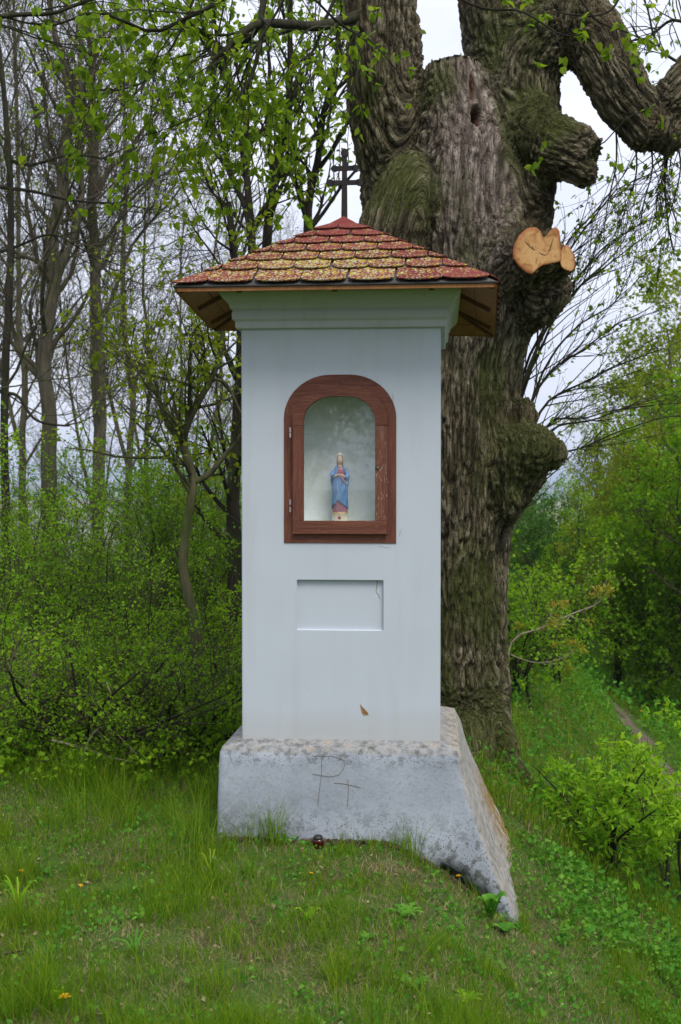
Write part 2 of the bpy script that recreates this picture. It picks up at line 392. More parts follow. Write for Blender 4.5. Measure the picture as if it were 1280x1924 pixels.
# warmer beige on faces turned to the flank, with a fringe of ochre moss along its outer edge
side = M.ramp(M.sep(M.N('VectorTransform', _vector_type='NORMAL', _convert_from='WORLD', _convert_to='OBJECT', Vector=g.outputs['Normal']).outputs[0])[0], (.3, 0.), (.6, 1.))
c = M.mix(M.math('MULTIPLY', side, .75), c, M.ramp(M.noise(M.coord('Object', (1, .6, 1)), 26, 5, .7), (.33, (.12, .10, .075)), (.5, (.30, .27, .22)), (.7, (.43, .40, .34))))
c = M.mix(M.math('MULTIPLY', M.attr('tint'), M.ramp(b, (.40, .0), (.5, 1.))), c, M.ramp(f, (.35, (.12, .07, .012)), (.65, (.32, .19, .03))))
M.set(Base__Color=c, Roughness=.93, Specular__IOR__Level=.15).bump(M.math('ADD', f, M.math('MULTIPLY', b, 1.0)), .34, .005); PLINTH = M.m
def wood(name, c0, c1, scr, amt, vert=True):
    M = Mat(name); sc = (26, 10, 1.6) if vert else (1.6, 10, 26)
    p = M.coord('Object', sc); n = M.noise(p, 1.6, 5, .6, 1.2); ln = M.noise(p, 3.2, 3, .5, 2.5)
    c = M.ramp(n, (.3, c0), (.7, c1))
    c = M.mix(M.math('MULTIPLY', M.ramp(ln, (.475, 0.), (.49, 1.), (.51, 1.), (.525, 0.)), amt), c, scr)
    M.set(Base__Color=c, Roughness=.6, Specular__IOR__Level=.3).bump(M.math('ADD', n, ln), .35, .003); return M.m
WOOD_V = wood('painted_wood_upright', (.085, .026, .016), (.165, .055, .033), (.36, .17, .12), .26)
WOOD_H = wood('painted_wood_level', (.085, .026, .016), (.165, .055, .033), (.36, .17, .12), .30, False)
WOOD_W = wood('painted_wood_worn', (.10, .032, .02), (.18, .065, .04), (.42, .27, .21), .38)
SOFFIT = wood('soffit_wood', (.24, .095, .03), (.42, .18, .06), (.2, .08, .03), .3)
BATTEN = wood('batten_wood', (.10, .04, .015), (.2, .085, .03), (.1, .05, .03), .3)
M = Mat('shingle_red'); p = M.coord('Object'); fine = M.noise(p, 210, 3, .7); big = M.noise(p, 3.5, 3)
oi = M.N('ObjectInfo').outputs['Random']
c = M.ramp(M.math('ADD', fine, M.math('MULTIPLY', oi, .12)), (.35, (.070, .013, .012)), (.55, (.150, .026, .023)), (.75, (.23, .060, .048)))
dens = M.math('ADD', M.attr('tint'), M.math('MULTIPLY', M.math('SUBTRACT', M.noise(p, 11, 3), .5), 1.3))
l1 = M.noise(p, 92, 4, .62); l2 = M.noise(M.coord('Object', loc=(3, 1, 2)), 92, 4, .62)
k1 = M.math('GREATER_THAN', M.math('ADD', l1, M.math('MULTIPLY', dens, .19)), .732)
k2 = M.math('GREATER_THAN', M.math('ADD', l2, M.math('MULTIPLY', dens, .20)), .744)
c = M.mix(k2, c, M.ramp(fine, (.4, (.26, .30, .23)), (.6, (.50, .55, .44))))
c = M.mix(k1, c, M.ramp(fine, (.4, (.30, .24, .012)), (.65, (.60, .46, .03))))
M.set(Base__Color=c, Roughness=.9, Specular__IOR__Level=.2).bump(M.math('ADD', fine, M.math('MULTIPLY', k1, .6)), .5, .004); SHINGLE = M.m
M = Mat('roof_felt'); M.set(Base__Color=M.ramp(M.noise(M.coord('Object'), 120, 4, .7), (.4, (.045, .042, .045)), (.6, (.11, .105, .10)), (.72, (.30, .31, .25))), Roughness=.9); FELT = M.m
M = Mat('drip_edge'); M.set(Base__Color=(.035, .032, .03), Roughness=.6); DARKMETAL = M.m
M = Mat('wrought_iron'); p = M.coord('Object'); M.set(Base__Color=M.ramp(M.noise(p, 40, 4), (.35, (.010, .008, .009)), (.7, (.026, .018, .018))), Roughness=.7, Metallic=.3).bump(M.noise(p, 90), .3, .002); IRON = M.m
M = Mat('steel'); M.set(Base__Color=(.45, .46, .46), Metallic=1.0, Roughness=.35); STEEL = M.m
M = Mat('brass'); M.set(Base__Color=(.42, .33, .18), Metallic=1.0, Roughness=.4); BRASS = M.m
M = Mat('black_paint'); M.set(Base__Color=(.012, .011, .01), Roughness=.5); BLACK = M.m
M = Mat('crack_dirt'); M.set(Base__Color=(.20, .15, .09), Roughness=.95); CRACK = M.m
M = Mat('exposed_clay'); M.set(Base__Color=M.ramp(M.noise(M.coord('Object'), 130, 4), (.35, (.14, .07, .02)), (.65, (.42, .24, .08))), Roughness=.95); CLAY = M.m
M = Mat('niche_wall'); p = M.coord('Object'); n = M.noise(p, 5, 5, .6)
M.set(Base__Color=M.ramp(n, (.3, (.74, .78, .72)), (.55, (.86, .90, .92)), (.8, (.82, .82, .70))), Roughness=.9).bump(M.noise(p, 60), .2, .004); NICHE = M.m
M = Mat('window_glass'); fr = M.N('LayerWeight', Blend=.5)
gl = M.N('BsdfGlossy', Color=(1, 1, 1, 1), Roughness=.02); tr = M.N('BsdfTransparent', Color=(.975, .985, .98, 1))
dst = M.N('BsdfDiffuse', Color=(.5, .52, .5, 1))
mx = M.N('MixShader', i0=M.math('ADD', M.math('MULTIPLY', M.math('POWER', fr.outputs['Facing'], 5.), .9), .038, True)); M.l.new(tr.outputs[0], mx.inputs[1]); M.l.new(gl.outputs[0], mx.inputs[2])
m2 = M.N('MixShader', i0=M.ramp(M.noise(M.coord('Object'), 30, 5), (.4, .0), (.8, .07))); M.l.new(mx.outputs[0], m2.inputs[1]); M.l.new(dst.outputs[0], m2.inputs[2])
M.l.new(m2.outputs[0], M.out.inputs[0]); GLASS = M.m

# --- shaft, with the statue niche and the blank tablet recess cut into it
def arch(u0, u1, w0, w1, rx, rz, n_arc=14, n_side=6):
    """outline of a round-shouldered opening, from the lower corner round to the other, then back along the sill"""
    side_l = [(u0, w0 + (w1 - rz - w0)*i/n_side) for i in range(n_side)]
    a = [(u0 + rx - rx*math.cos(t), w1 - rz + rz*math.sin(t)) for t in np.linspace(0, math.pi/2, n_arc)]
    b = [(u1 - rx + rx*math.sin(t), w1 - rz + rz*math.cos(t)) for t in np.linspace(0, math.pi/2, n_arc)]
    side_r = [(u1, w1 - rz - (w1 - rz - w0)*(i + 1)/n_side) for i in range(n_side)]
    return np.array(side_l + a + b + side_r)
def prism(outline, v0, v1):
    mb = MB(); pts = np.stack([outline[:, 0], np.full(len(outline), v0), outline[:, 1]], 1); return mb.poly(pts, V(0, v1 - v0, 0))
def ring(outer, inner, v0, v1, closed=True):
    n = len(outer); mb = MB(); A = lambda o, v: np.stack([o[:, 0], np.full(n, v), o[:, 1]], 1)
    a = np.concatenate([A(outer, v0), A(inner, v0), A(outer, v1), A(inner, v1)]); k = np.arange(n if closed else n - 1); k1 = (k + 1) % n
    q = np.concatenate([np.stack([k, k1, k1 + n, k + n], 1), np.stack([k + 2*n, k + 3*n, k1 + 3*n, k1 + 2*n], 1),
                        np.stack([k, k + 2*n, k1 + 2*n, k1], 1), np.stack([k + n, k1 + n, k1 + 3*n, k + 3*n], 1)])
    if not closed: q = np.concatenate([q, [[0, n, 3*n, 2*n], [n - 1, 3*n - 1, 4*n - 1, 2*n - 1][0:1] + [3*n - 1, 4*n - 1, 2*n - 1][::-1]]]) if False else np.concatenate([q, [[0, n, 3*n, 2*n], [n - 1, 3*n - 1, 4*n - 1, 2*n - 1]]])
    if not closed:
        q[-1] = [n - 1, 2*n + n - 1, 3*n + n - 1, n + n - 1]
    return mb.add(a, q)
HW = .413; SB, ST = .385, 2.125
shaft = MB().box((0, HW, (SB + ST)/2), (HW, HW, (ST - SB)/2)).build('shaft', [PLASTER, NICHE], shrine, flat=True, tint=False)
fu0, fw0 = S(534, 1020); fu1, fw1 = S(745, 703)
frame_out = arch(fu0, fu1, fw0, fw1, .195, .180)
cut1 = recalc(prism(frame_out, -.1, .045).build('cut', PLASTER, flat=True, tint=False))
NV = .085
floor_w = S(640, 981, NV)[1]
cav = arch(fu0 + .05, fu1 - .05, floor_w, fw1 - .05, .14, .12)
cut2 = recalc(prism(cav, -.1, .155).build('cut', NICHE, flat=True, tint=False))
tu0, tw0 = S(558, 1184); tu1, tw1 = S(721, 1090)
cut3 = MB().box(((tu0 + tu1)/2, -.05, (tw0 + tw1)/2), ((tu1 - tu0)/2, .066, (tw1 - tw0)/2)).build('cut', PLASTER, flat=True, tint=False)
recalc(shaft); recalc(cut3); bevel(cut3, .004, 2)
for cut in (cut1, cut2, cut3):
    cut.parent = shrine
    md = shaft.modifiers.new('b', 'BOOLEAN'); md.object = cut; md.operation = 'DIFFERENCE'; md.solver = 'EXACT'
bpy.context.view_layer.update()
dg = bpy.context.evaluated_depsgraph_get(); new = bpy.data.meshes.new_from_object(shaft.evaluated_get(dg)); shaft.modifiers.clear(); shaft.data = new
for cut in (cut1, cut2, cut3): bpy.data.objects.remove(cut)
bm = bmesh.new(); bm.from_mesh(shaft.data)
ve = [e for e in bm.edges if len(e.link_faces) == 2 and all(abs(abs(v.co.x) - HW) < 1e-4 for v in e.verts) and all(abs(v.co.y) < 1e-4 for v in e.verts) and e.calc_face_angle(0) > 1]
bmesh.ops.bevel(bm, geom=ve, offset=.004, segments=2, affect='EDGES'); bm.to_mesh(shaft.data); bm.free()
for pl in shaft.data.polygons:
    c0 = pl.center
    if c0.y > .05 and abs(c0.x) < .25 and c0.y < .28 and fw0 < c0.z < fw1: pl.material_index = 1

# --- cornice: moulded profile carried round the shaft
prof = [(-.01, 2.100), (.018, 2.102), (.022, 2.108), (.022, 2.131), (.028, 2.136), (.034, 2.140), (.034, 2.170), (.030, 2.172), (.030, 2.178), (.040, 2.182),
        (.044, 2.196), (.050, 2.206), (.060, 2.216), (.071, 2.226), (.078, 2.238), (.081, 2.252), (.081, 2.300), (.081, 2.312), (-.01, 2.312)]
pr = np.array(prof); mb = MB(); n = len(pr)
cs = []
for sx, sy in ((-1, -1), (1, -1), (1, 1), (-1, 1)):
    h = HW + pr[:, 0]; cs.append(np.stack([sx*h, HW + sy*h, pr[:, 1]], 1))
a = np.concatenate(cs)
for c4 in range(4):
    k = np.arange(n - 1); d4 = ((c4 + 1) % 4)*n; mb.add(a[np.concatenate([np.arange(n) + c4*n, np.arange(n) + d4])], np.stack([k, k + n, k + 1 + n, k + 1], 1))
o = mb.build('cornice', CORNICE, shrine, flat=False, tint=False); bevel(recalc(o), .0015, 1, 30)
for pl in o.data.polygons: pl.use_smooth = False

# --- plinth
lv = [(.43, -.02), (.40, .02)]
# level: (w, front-left u, front v, front-right u, back-right u, back v right, back-left u)
LEV = [(.400, -.405, .005, .405, .405, .82, -.405), (.372, -.489, -.070, .490, .480, .90, -.475), (.352, -.496, -.080, .500, .490, .915, -.485),
       (.300, -.498, -.084, .505, .515, .93, -.488), (.200, -.500, -.088, .528, .540, .95, -.49), (.080, -.503, -.092, .566, .59, .965, -.50),
       (-.040, -.506, -.096, .610, .645, .975, -.51), (-.15, -.51, -.10, .655, .70, .98, -.52), (-.28, -.515, -.105, .715, .765, .985, -.53), (-.42, -.52, -.11, .79, .84, .99, -.54), (-.60, -.53, -.12, .87, .93, 1.0, -.55)]
LEV = np.array(LEV); wl_ = np.concatenate([LEV[:3, 0], np.linspace(.33, -.6, 40)]); LI = np.stack([np.interp(-wl_, -LEV[:, 0], LEV[:, k]) for k in range(7)], 1)
rings = []
for L_ in LI:
    w_, a_, f_, b_, cR, bv, dL = L_; cor = [V(a_, f_, w_), V(b_, f_, w_), V(cR, bv, w_), V(dL, bv, w_)]; pts = []
    for k in range(4):
        A0, A1 = cor[k], cor[(k + 1) % 4]; e = norm(A1 - A0); ln = np.linalg.norm(A1 - A0)
        ts = np.concatenate([[.012, .03], np.linspace(.06, ln - .06, 22), [ln - .03, ln - .012]])
        pts += [A0 + e*t for t in ts]
    rings.append(np.array(pts))
rings = np.array(rings); K, m_ = rings.shape[:2]
ctr = V(0, .42, 0); out = norm((rings - ctr)*V(1, 1, 0)); nz_ = (fbm(rings*7, 4, 3) - .5)*.013 + (fbm(rings*28, 3, 4) - .5)*.003
lower = smooth(.05, -.35, rings[..., 2])
nz_ += lower*(fbm(rings*14, 3, 6) - .5)*.035
rings = rings + out*nz_[..., None]; rings[..., 2] += (fbm(rings*9, 3, 8) - .5)*.008
# broken lower edge of the front face near its spread corner
ff = smooth(.03, .0, np.abs(rings[..., 1] + .095) - .02)
edge_w = np.interp(rings[..., 0], [.40, .50, .60, .66, .72], [-.06, -.12, -.20, -.28, -.42]) + .03*(fbm(rings*16, 3, 12) - .5)
cutm = ff*smooth(.0, -.03, rings[..., 2] - edge_w)*smooth(.38, .42, rings[..., 0])
rings[..., 1] += cutm*.075
idx = np.arange(K*m_).reshape(K, m_); nxt = np.roll(idx, -1, 1)
moss_t = smooth(.35, .85, rings[..., 1])*smooth(.20, -.05, rings[..., 2])*(rings[..., 0] > .3)
mb = MB(); mb.add(rings, np.stack([idx[:-1], idx[1:], nxt[1:], nxt[:-1]], -1), tint=moss_t.ravel())
o = recalc(mb.build('base', PLINTH, shrine))
# scratched letter and cross on the plinth
def groove(name, pts, r=.0008, mat=CRACK, v=None):
    q = []
    for (a_, b_) in pts:
        u_, w_ = S(a_, b_, -.088 if v is None else v); q.append(V(u_, -.088 if v is None else v, w_))
    c_ = curve(q, max(6, len(q)*5)); c_ = c_ + (RNG.random(c_.shape) - .5)*.0018
    if v is None:
        # follow the uneven face
        pr_ = c_.copy(); pr_[:, 1] = np.interp(-c_[:, 2], -LEV[:, 0], LEV[:, 2])
        o_ = norm((pr_ - ctr)*V(1, 1, 0)); dd = (fbm(pr_*7, 4, 3) - .5)*.013 + (fbm(pr_*28, 3, 4) - .5)*.003
        c_ = pr_ + o_*dd[:, None]
        c_[:, 1] -= .0016
    return tubes(c_[None], np.full((1, len(c_)), r), 5).build(name, mat, shrine, tint=False)
groove('scratched_stem', [(604, 1424), (604, 1455), (601, 1480), (597, 1515)])
groove('scratched_bowl', [(586, 1421), (625, 1422), (646, 1431), (645, 1446), (634, 1457), (615, 1459), (588, 1454)])
groove('scratched_stroke', [(654, 1466), (655, 1490), (653, 1514)])
groove('scratched_bar', [(628, 1471), (652, 1474), (678, 1480)])
groove('plaster_crack', [(709, 1090), (708, 1105), (707, 1113), (711, 1117), (713, 1124)], .0011, v=.0155)
groove('plaster_crack', [(737, 740), (739, 748), (738, 757)], .0006, v=-.0005)
groove('plaster_crack', [(712, 1025), (724, 1029), (735, 1029)], .0005, v=-.0005)
groove('plaster_crack', [(755, 995), (752, 1002), (751, 1008)], .0006, v=-.0005)
q = [S(a_, b_) for a_, b_ in [(677, 1323), (681, 1328), (686, 1333), (691, 1338), (693, 1344), (688, 1343), (684, 1345), (680, 1338), (678, 1330)]]
MB().poly([V(a_, -.0012, b_) for a_, b_ in q], V(0, .003, 0)).build('plaster_chip', CLAY, shrine, flat=True, tint=False)
MB().box((.0, -.02, SB + .004), (HW + .012, .034, .006)).build('mortar_fillet', PLINTH, shrine) if False else None

# --- roof
EAV = {}
def corner(px, py, h): D = (EYE - h)*1.0; d = ray(px, py); t = (h - EYE)/d[2]; return to_local(V(0, 0, EYE) + d*t)
HB = 2.238
FL, FR, BR_, BL_ = corner(327.5, 541, HB), corner(935, 532, HB), corner(931, 628, HB), corner(398, 616, HB)
cen = (FL + FR + BR_ + BL_)/4
u_, w_ = S(646, 410, cen[1]); AP = V(u_, cen[1], w_)
roof = MB()
th = .007
T4 = [c_ + V(0, 0, th) for c_ in (FL, FR, BR_, BL_)]; B4 = [FL, FR, BR_, BL_]
APT = AP + V(0, 0, -.012); APB = AP - V(0, 0, .06)
for k in range(4):
    k1 = (k + 1) % 4
    roof.add([T4[k], T4[k1], APT], t=[[0, 1, 2]], m=0); roof.add([B4[k], B4[k1], APB], t=[[0, 2, 1]], m=1)
    roof.add([B4[k], B4[k1], T4[k1], T4[k]], [[0, 1, 2, 3]], m=2)
rf = recalc(roof.build('roof', [FELT, BATTEN, DARKMETAL], shrine, flat=True, tint=False))
def clip(poly, n2, d2):
    out_ = []
    for i in range(len(poly)):
        a_, b_ = poly[i], poly[(i + 1) % len(poly)]; da, db = a_ @ n2 - d2, b_ @ n2 - d2
        if da <= 0: out_.append(a_)
        if da*db < 0: out_.append(a_ + (b_ - a_)*da/(da - db))
    return out_
def face_frame(A0, B0, C0):
    e = norm(B0 - A0); n_ = norm(np.cross(e, C0 - A0)); n_ = n_ if n_[2] > 0 else -n_; up = np.cross(n_, e); up = up if up[2] > 0 else -up
    return e, up, n_
def clip_tri(poly, A2, B2, C2, grow_=.004):
    for a_, b_ in ((B2, C2), (C2, A2)):
        d_ = b_ - a_; n2 = V(d_[1], -d_[0]); n2 = n2/np.linalg.norm(n2)
        if n2 @ (((A2 + B2 + C2)/3) - a_) > 0: n2 = -n2
        poly = clip(poly, n2, n2 @ a_ + grow_)
        if len(poly) < 3: return []
    return poly
ROWS = [0, .128, .232, .330, .425, .515, .605, .70]
for fi in range(4):
    A0, B0 = T4[fi], T4[(fi + 1) % 4]; e, up, n_ = face_frame(A0, B0, APT); Lw = np.linalg.norm(B0 - A0)
    C2 = V((APT - A0) @ e, (APT - A0) @ up); A2 = V(0, 0); B2 = V(Lw, 0); SLn = C2[1]
    for r in range(7):
        t0 = ROWS[r]*SLn/.755 - (.0 if r else .006); wd = .186 if r == 0 else .150
        ln = (ROWS[r + 1] - ROWS[r])*SLn/.755*1.28
        off = ((.35 if r % 2 else -.15) + (.07, -.03, .12, .0)[fi])*wd + r*.012
        for j in range(-2, 10):
            c_ = C2[0] + (j - 4)*wd + off + RNG.normal()*.002; hw_ = wd/2 - .0032
            t0j = t0 + RNG.normal()*.0018
            arc = [V(c_ + hw_*math.sin(a_), t0j + .040*(1 - math.cos(a_)**.8) if abs(a_) < 1.56 else t0j + .040) for a_ in np.linspace(-math.pi/2, math.pi/2, 11)]
            poly = arc + [V(c_ + hw_, t0j + ln), V(c_ - hw_, t0j + ln)]
            poly = clip_tri(poly, A2, B2, C2)
            if len(poly) < 3: continue
            pa = np.array(poly); ar = .5*abs(np.sum(pa[:, 0]*np.roll(pa[:, 1], -1) - pa[:, 1]*np.roll(pa[:, 0], -1)))
            if ar < 4e-4: continue
            lift = .003 + .0125*(1 - np.clip((pa[:, 1] - t0j)/ln, 0, 1)) + RNG.uniform(0, .0015)
            top_ = A0 + pa[:, :1]*e + pa[:, 1:]*up + n_*(lift + .0045)[:, None]; bot = top_ - n_*.0045
            nn = len(pa); k = np.arange(nn); k1 = (k + 1) % nn
            d_ = np.clip(1.0 - abs(pa[:, 1].mean() - .13)/.95, .1, 1)*(1 if fi == 0 else .6)*np.clip(1.15 - 1.2*abs((pa[:, 0].mean() - C2[0]*.92)/Lw)**1.2, .25, 1)
            cm = top_.mean(0)
            mb = MB().add(np.concatenate([top_ - cm, bot - cm, [[0, 0, 0]]]), np.stack([k + nn, k1 + nn, k1, k], 1), np.stack([k, k1, np.full(nn, 2*nn)], 1), tint=d_ + RNG.normal()*.05)
            o = mb.build('shingle', SHINGLE, rf, flat=True); o.location = cm
cap = MB(); cr = .066
for fi in range(4):
    a0 = T4[fi] - APT; b0 = T4[(fi + 1) % 4] - APT; a0 = a0/np.linalg.norm(a0[:2])*cr*1.38; b0 = b0/np.linalg.norm(b0[:2])*cr*1.38
    mid = (a0 + b0)/2*1.12; top_ = APT + V(0, 0, .022); lo = V(0, 0, .014)
    cap.add([top_, APT + a0 + lo, APT + mid + lo, APT + b0 + lo], t=[[0, 1, 2], [0, 2, 3]], tint=0)
    cap.add([APT + a0 + lo, APT + mid + lo, APT + b0 + lo, APT + a0 + lo*.55, APT + mid + lo*.55, APT + b0 + lo*.55], [[0, 3, 4, 1], [1, 4, 5, 2]], tint=0)
cap.build('ridge_cap', SHINGLE, rf, flat=True)
# timber soffit boards, hip rafters, rafters and fascia under the eaves
def under(A0, B0, C0):
    e, up, n_ = face_frame(A0, B0, C0); return e, up, -n_
for fi in range(4):
    A0, B0 = B4[fi], B4[(fi + 1) % 4]; e, up, dn = under(A0, B0, APB); Lw = np.linalg.norm(B0 - A0)
    C2 = V((APB - A0) @ e, (APB - A0) @ up)
    for r in range(3):
        t0, t1 = .004 + r*.098, (r + 1)*.098
        poly = clip_tri([V(-1, t0), V(Lw + 1, t0), V(Lw + 1, t1), V(-1, t1)], V(0, 0), V(Lw, 0), C2, -.002)
        if len(poly) < 3: continue
        pa = np.array(poly); q = A0 + pa[:, :1]*e + pa[:, 1:]*up + dn*.0012
        recalc(MB().poly(q, dn*.011).build('soffit_board', SOFFIT, rf, flat=True, tint=False))
    for s_ in ((.42, .80) if fi in (1, 3) else (.2, .5, .8)):
        s_ = s_ if fi != 3 else 1 - s_
        c_ = A0 + e*(Lw*s_) + up*.155 + dn*.021
        R_ = np.stack([e, up, dn], 1)
        MB().box(c_, (.011, .135, .009), R_).build('rafter', BATTEN, rf, flat=True, tint=False)
for fi in range(4):
    A0 = B4[fi]; d_ = APB - A0; ln = np.linalg.norm(d_); d_ = d_/ln; sd = norm(np.cross(d_, V(0, 0, 1))); nn_ = np.cross(sd, d_)
    MB().box(A0 + d_*.25 - nn_*.020*(1 if nn_[2] > 0 else -1), (.23, .008, .008), np.stack([d_, sd, nn_], 1)).build('hip_rafter', BATTEN, rf, flat=True, tint=False)
    B0 = B4[(fi + 1) % 4]; e = norm(B0 - A0); o_ = norm(np.cross(e, V(0, 0, 1)))
    MB().box((A0 + B0)/2 - V(0, 0, .004) - o_*.006, (np.linalg.norm(B0 - A0)/2 - .012, .004, .010), np.stack([e, o_, V(0, 0, 1)], 1)).build('fascia', SOFFIT, rf, flat=True, tint=False)
    MB().box((A0 + B0)/2 + V(0, 0, .0055) + o_*.003, (np.linalg.norm(B0 - A0)/2 + .002, .002, .0028), np.stack([e, o_, V(0, 0, 1)], 1)).build('drip_edge', DARKMETAL, rf, flat=True, tint=False)

# --- iron double cross on the ridge
def C(px, py): u_, w_ = S(px, py, cen[1]); return V(u_, cen[1], w_)
def flat_poly(mb, pts, th_=.012): mb.poly([C(*q) for q in pts], V(0, th_, 0)); return mb
def trefoil(cx, cy, dx, dy, s=1.0):
    L_ = [(cx + dx*9*s, cy + dy*9*s)]; ax = (dx, dy); sx = (-dy, dx)
    f = lambda a_, b_: (cx + ax[0]*a_*s + sx[0]*b_*s, cy + ax[1]*a_*s + sx[1]*b_*s)
    return [f(-4, -2.6), f(0, -5), f(3, -5.4), f(6, -4), f(8.5, 0), f(6, 4), f(3, 5.4), f(0, 5), f(-4, 2.6)]
def bar(mb, a_, b_, w0, w1):
    d_ = V(b_[0] - a_[0], b_[1] - a_[1]); d_ = d_/np.linalg.norm(d_); n2 = V(-d_[1], d_[0])
    flat_poly(mb, [(a_[0] + n2[0]*w0, a_[1] + n2[1]*w0), (b_[0] + n2[0]*w1, b_[1] + n2[1]*w1), (b_[0] - n2[0]*w1, b_[1] - n2[1]*w1), (a_[0] - n2[0]*w0, a_[1] - n2[1]*w0)])
cr = MB()
bar(cr, (647, 414), (647.5, 292), 5.8, 4.4); flat_poly(cr, [(x_, y_) for x_, y_ in trefoil(647.8, 290, 0, -1, 1.4)], .0125)
cross = recalc(cr.build('cross', IRON, shrine, flat=True, tint=False))
for yy, hl, tw in ((315.5, 17, 1.15), (342.5, 25, 1.25)):
    cb = MB(); bar(cb, (648 - hl, yy + .8), (648 + hl, yy - .4), 4.4, 4.4); 
    cb2 = [trefoil(648 - hl, yy + .8, -1, 0, tw), trefoil(648 + hl, yy - .4, 1, 0, tw)]
    for t_ in cb2: flat_poly(cb, t_, .0115)
    o = recalc(cb.build('crossbar', IRON, cross, flat=True, tint=False)); o.location = (0, -.0015, 0)

# --- door frame, door, glass
fin = arch(fu0 + .062, fu1 - .062, fw0 + .058, fw1 - .068, .135, .125)
o = recalc(ring(frame_out*1.0, fin, -.004, .040).build('door_frame', [WOOD_V, WOOD_H], shrine, flat=True, tint=False)); bevel(o, .0012, 1, 50)
for pl in o.data.polygons:
    if pl.center.z > fw1 - .14 or pl.center.z < fw0 + .03: pl.material_index = 1
du0, dw0 = S(551, 1003); du1, dw1 = S(728, 724); gu0, gw0 = S(571.5, 978); gu1, gw1 = S(705.5, 745)
sp_w = S(640, 800)[1]
def open_arch(u0, u1, wb, w1, rx, rz, n_arc=16):
    a = [(u0, wb)] + [(u0 + rx - rx*math.cos(t), w1 - rz + rz*math.sin(t)) for t in np.linspace(0, math.pi/2, n_arc)]
    b = [(u1 - rx + rx*math.sin(t), w1 - rz + rz*math.cos(t)) for t in np.linspace(0, math.pi/2, n_arc)] + [(u1, wb)]
    return np.array(a + b)
door = recalc(ring(open_arch(du0, du1, sp_w, dw1, .17, .15), open_arch(gu0, gu1, sp_w, gw1, .115, .105), -.022, .006, False).build('door', WOOD_H, shrine, flat=True, tint=False)); bevel(door, .001, 1, 50)
zc = (sp_w + gw0)/2
def dbox(name, c_, h_, mat, par=door): o = recalc(MB().box(c_, h_).build(name, mat, par, flat=True, tint=False)); return bevel(o, .0012, 1, 50)
dbox('stile', ((du0 + gu0)/2, -.008, zc - .0006), ((gu0 - du0)/2 - .0002, .0135, (sp_w - gw0)/2 - .0008), WOOD_V)
dbox('stile', ((du1 + gu1)/2, -.008, zc - .0006), ((du1 - gu1)/2 - .0002, .0132, (sp_w - gw0)/2 - .0008), WOOD_W)
dbox('bottom_rail', ((du0 + du1)/2, -.008, (dw0 + gw0)/2), ((du1 - du0)/2, .0138, (gw0 - dw0)/2 - .0004), WOOD_H)
pane = arch(gu0 - .006, gu1 + .006, gw0 - .006, gw1 + .006, .12, .11)
recalc(prism(pane, .0085, .0115).build('glass_pane', GLASS, door, flat=True, tint=False))
for yy in (804, 814, 939, 953):
    u_, w_ = S(545.5, yy + 4); h_ = .0095 if yy < 900 else .0105
    c_ = np.array([[u_ + .004, -.030, w_ - h_], [u_ + .004, -.030, w_ + h_]])
    mb = tubes(c_[None], np.full((1, 2), .0042), 10); 
    for s_ in (-1, 1): mb.add([c_[(s_ + 1)//2] + V(.0042*math.cos(a_), .0042*math.sin(a_), 0) for a_ in np.arange(10)*.628], t=[[0, i, i + 1] for i in range(1, 9)])
    mb.build('hinge', STEEL, door, flat=True, tint=False)
u_, w_ = S(711, 878); aa = np.arange(16)*2*math.pi/16
lk = recalc(MB().poly([V(u_ + .0088*math.cos(a_), -.0225, w_ + .0088*math.sin(a_)) for a_ in aa], V(0, -.002, 0)).build('lock', BLACK, door, flat=True, tint=False))
recalc(MB().poly([V(u_ + .0062*math.cos(a_), -.0245, w_ + .0062*math.sin(a_)) for a_ in aa], V(0, -.002, 0)).build('lock_cylinder', BRASS, door, flat=True, tint=False))
recalc(MB().box((u_, -.0268, w_), (.0008, .0004, .003)).build('keyhole', BLACK, door, flat=True, tint=False))
# worn flakes of paint on the door's closing stile
fl = MB()
for k in range(24):
    uu = RNG.uniform(gu1 + .006, du1 + .004); ww = RNG.uniform(gw0 - .01, sp_w - .02) if k > 12 else RNG.normal(w_ - .03, .035); h_ = RNG.uniform(.003, .016); q_ = RNG.uniform(.0005, .0016)
    fl.poly([V(uu - q_, -.0221, ww), V(uu, -.0221, ww - h_*.5), V(uu + q_, -.0221, ww), V(uu + q_*.3, -.0221, ww + h_*.6)], V(0, -.0004, 0))
M = Mat('bare_wood'); M.set(Base__Color=(.50, .36, .30), Roughness=.9); fl.build('worn_paint', M.m, door, flat=True, tint=False, kind='stuff')

# ------------------------------------------------------------------ the statue standing in the niche
bu, bw = S(639, 981, NV)
st_loc = V(SX, SY, 0) + RY @ V(bu, NV, floor_w + .001)
H1 = S(640, 850, NV)[1] - floor_w; k_ = H1/.295
statue = empty('statue', st_loc, 'small painted figurine of a praying woman in blue mantle standing behind the niche glass', 'statue', rz=YAW)
def ellr(levels, nseg=48, fold=None, ns=60):
    Lv = np.array(levels, float)*k_; w_ = np.linspace(Lv[0, 0], Lv[-1, 0], ns)
    f = lambda j: np.interp(w_, Lv[:, 0], Lv[:, j]); rx, ry, cx, cy = f(1), f(2), f(3), f(4)
    a = np.arange(nseg)*2*math.pi/nseg; A, W = np.meshgrid(a, w_); RX, RYY = rx[:, None], ry[:, None]
    d = fold(A, W/k_) if fold else 0
    return np.stack([cx[:, None] + np.cos(A)*RX*(1 + d), cy[:, None] + np.sin(A)*RYY*(1 + d), W], -1), A, W/k_
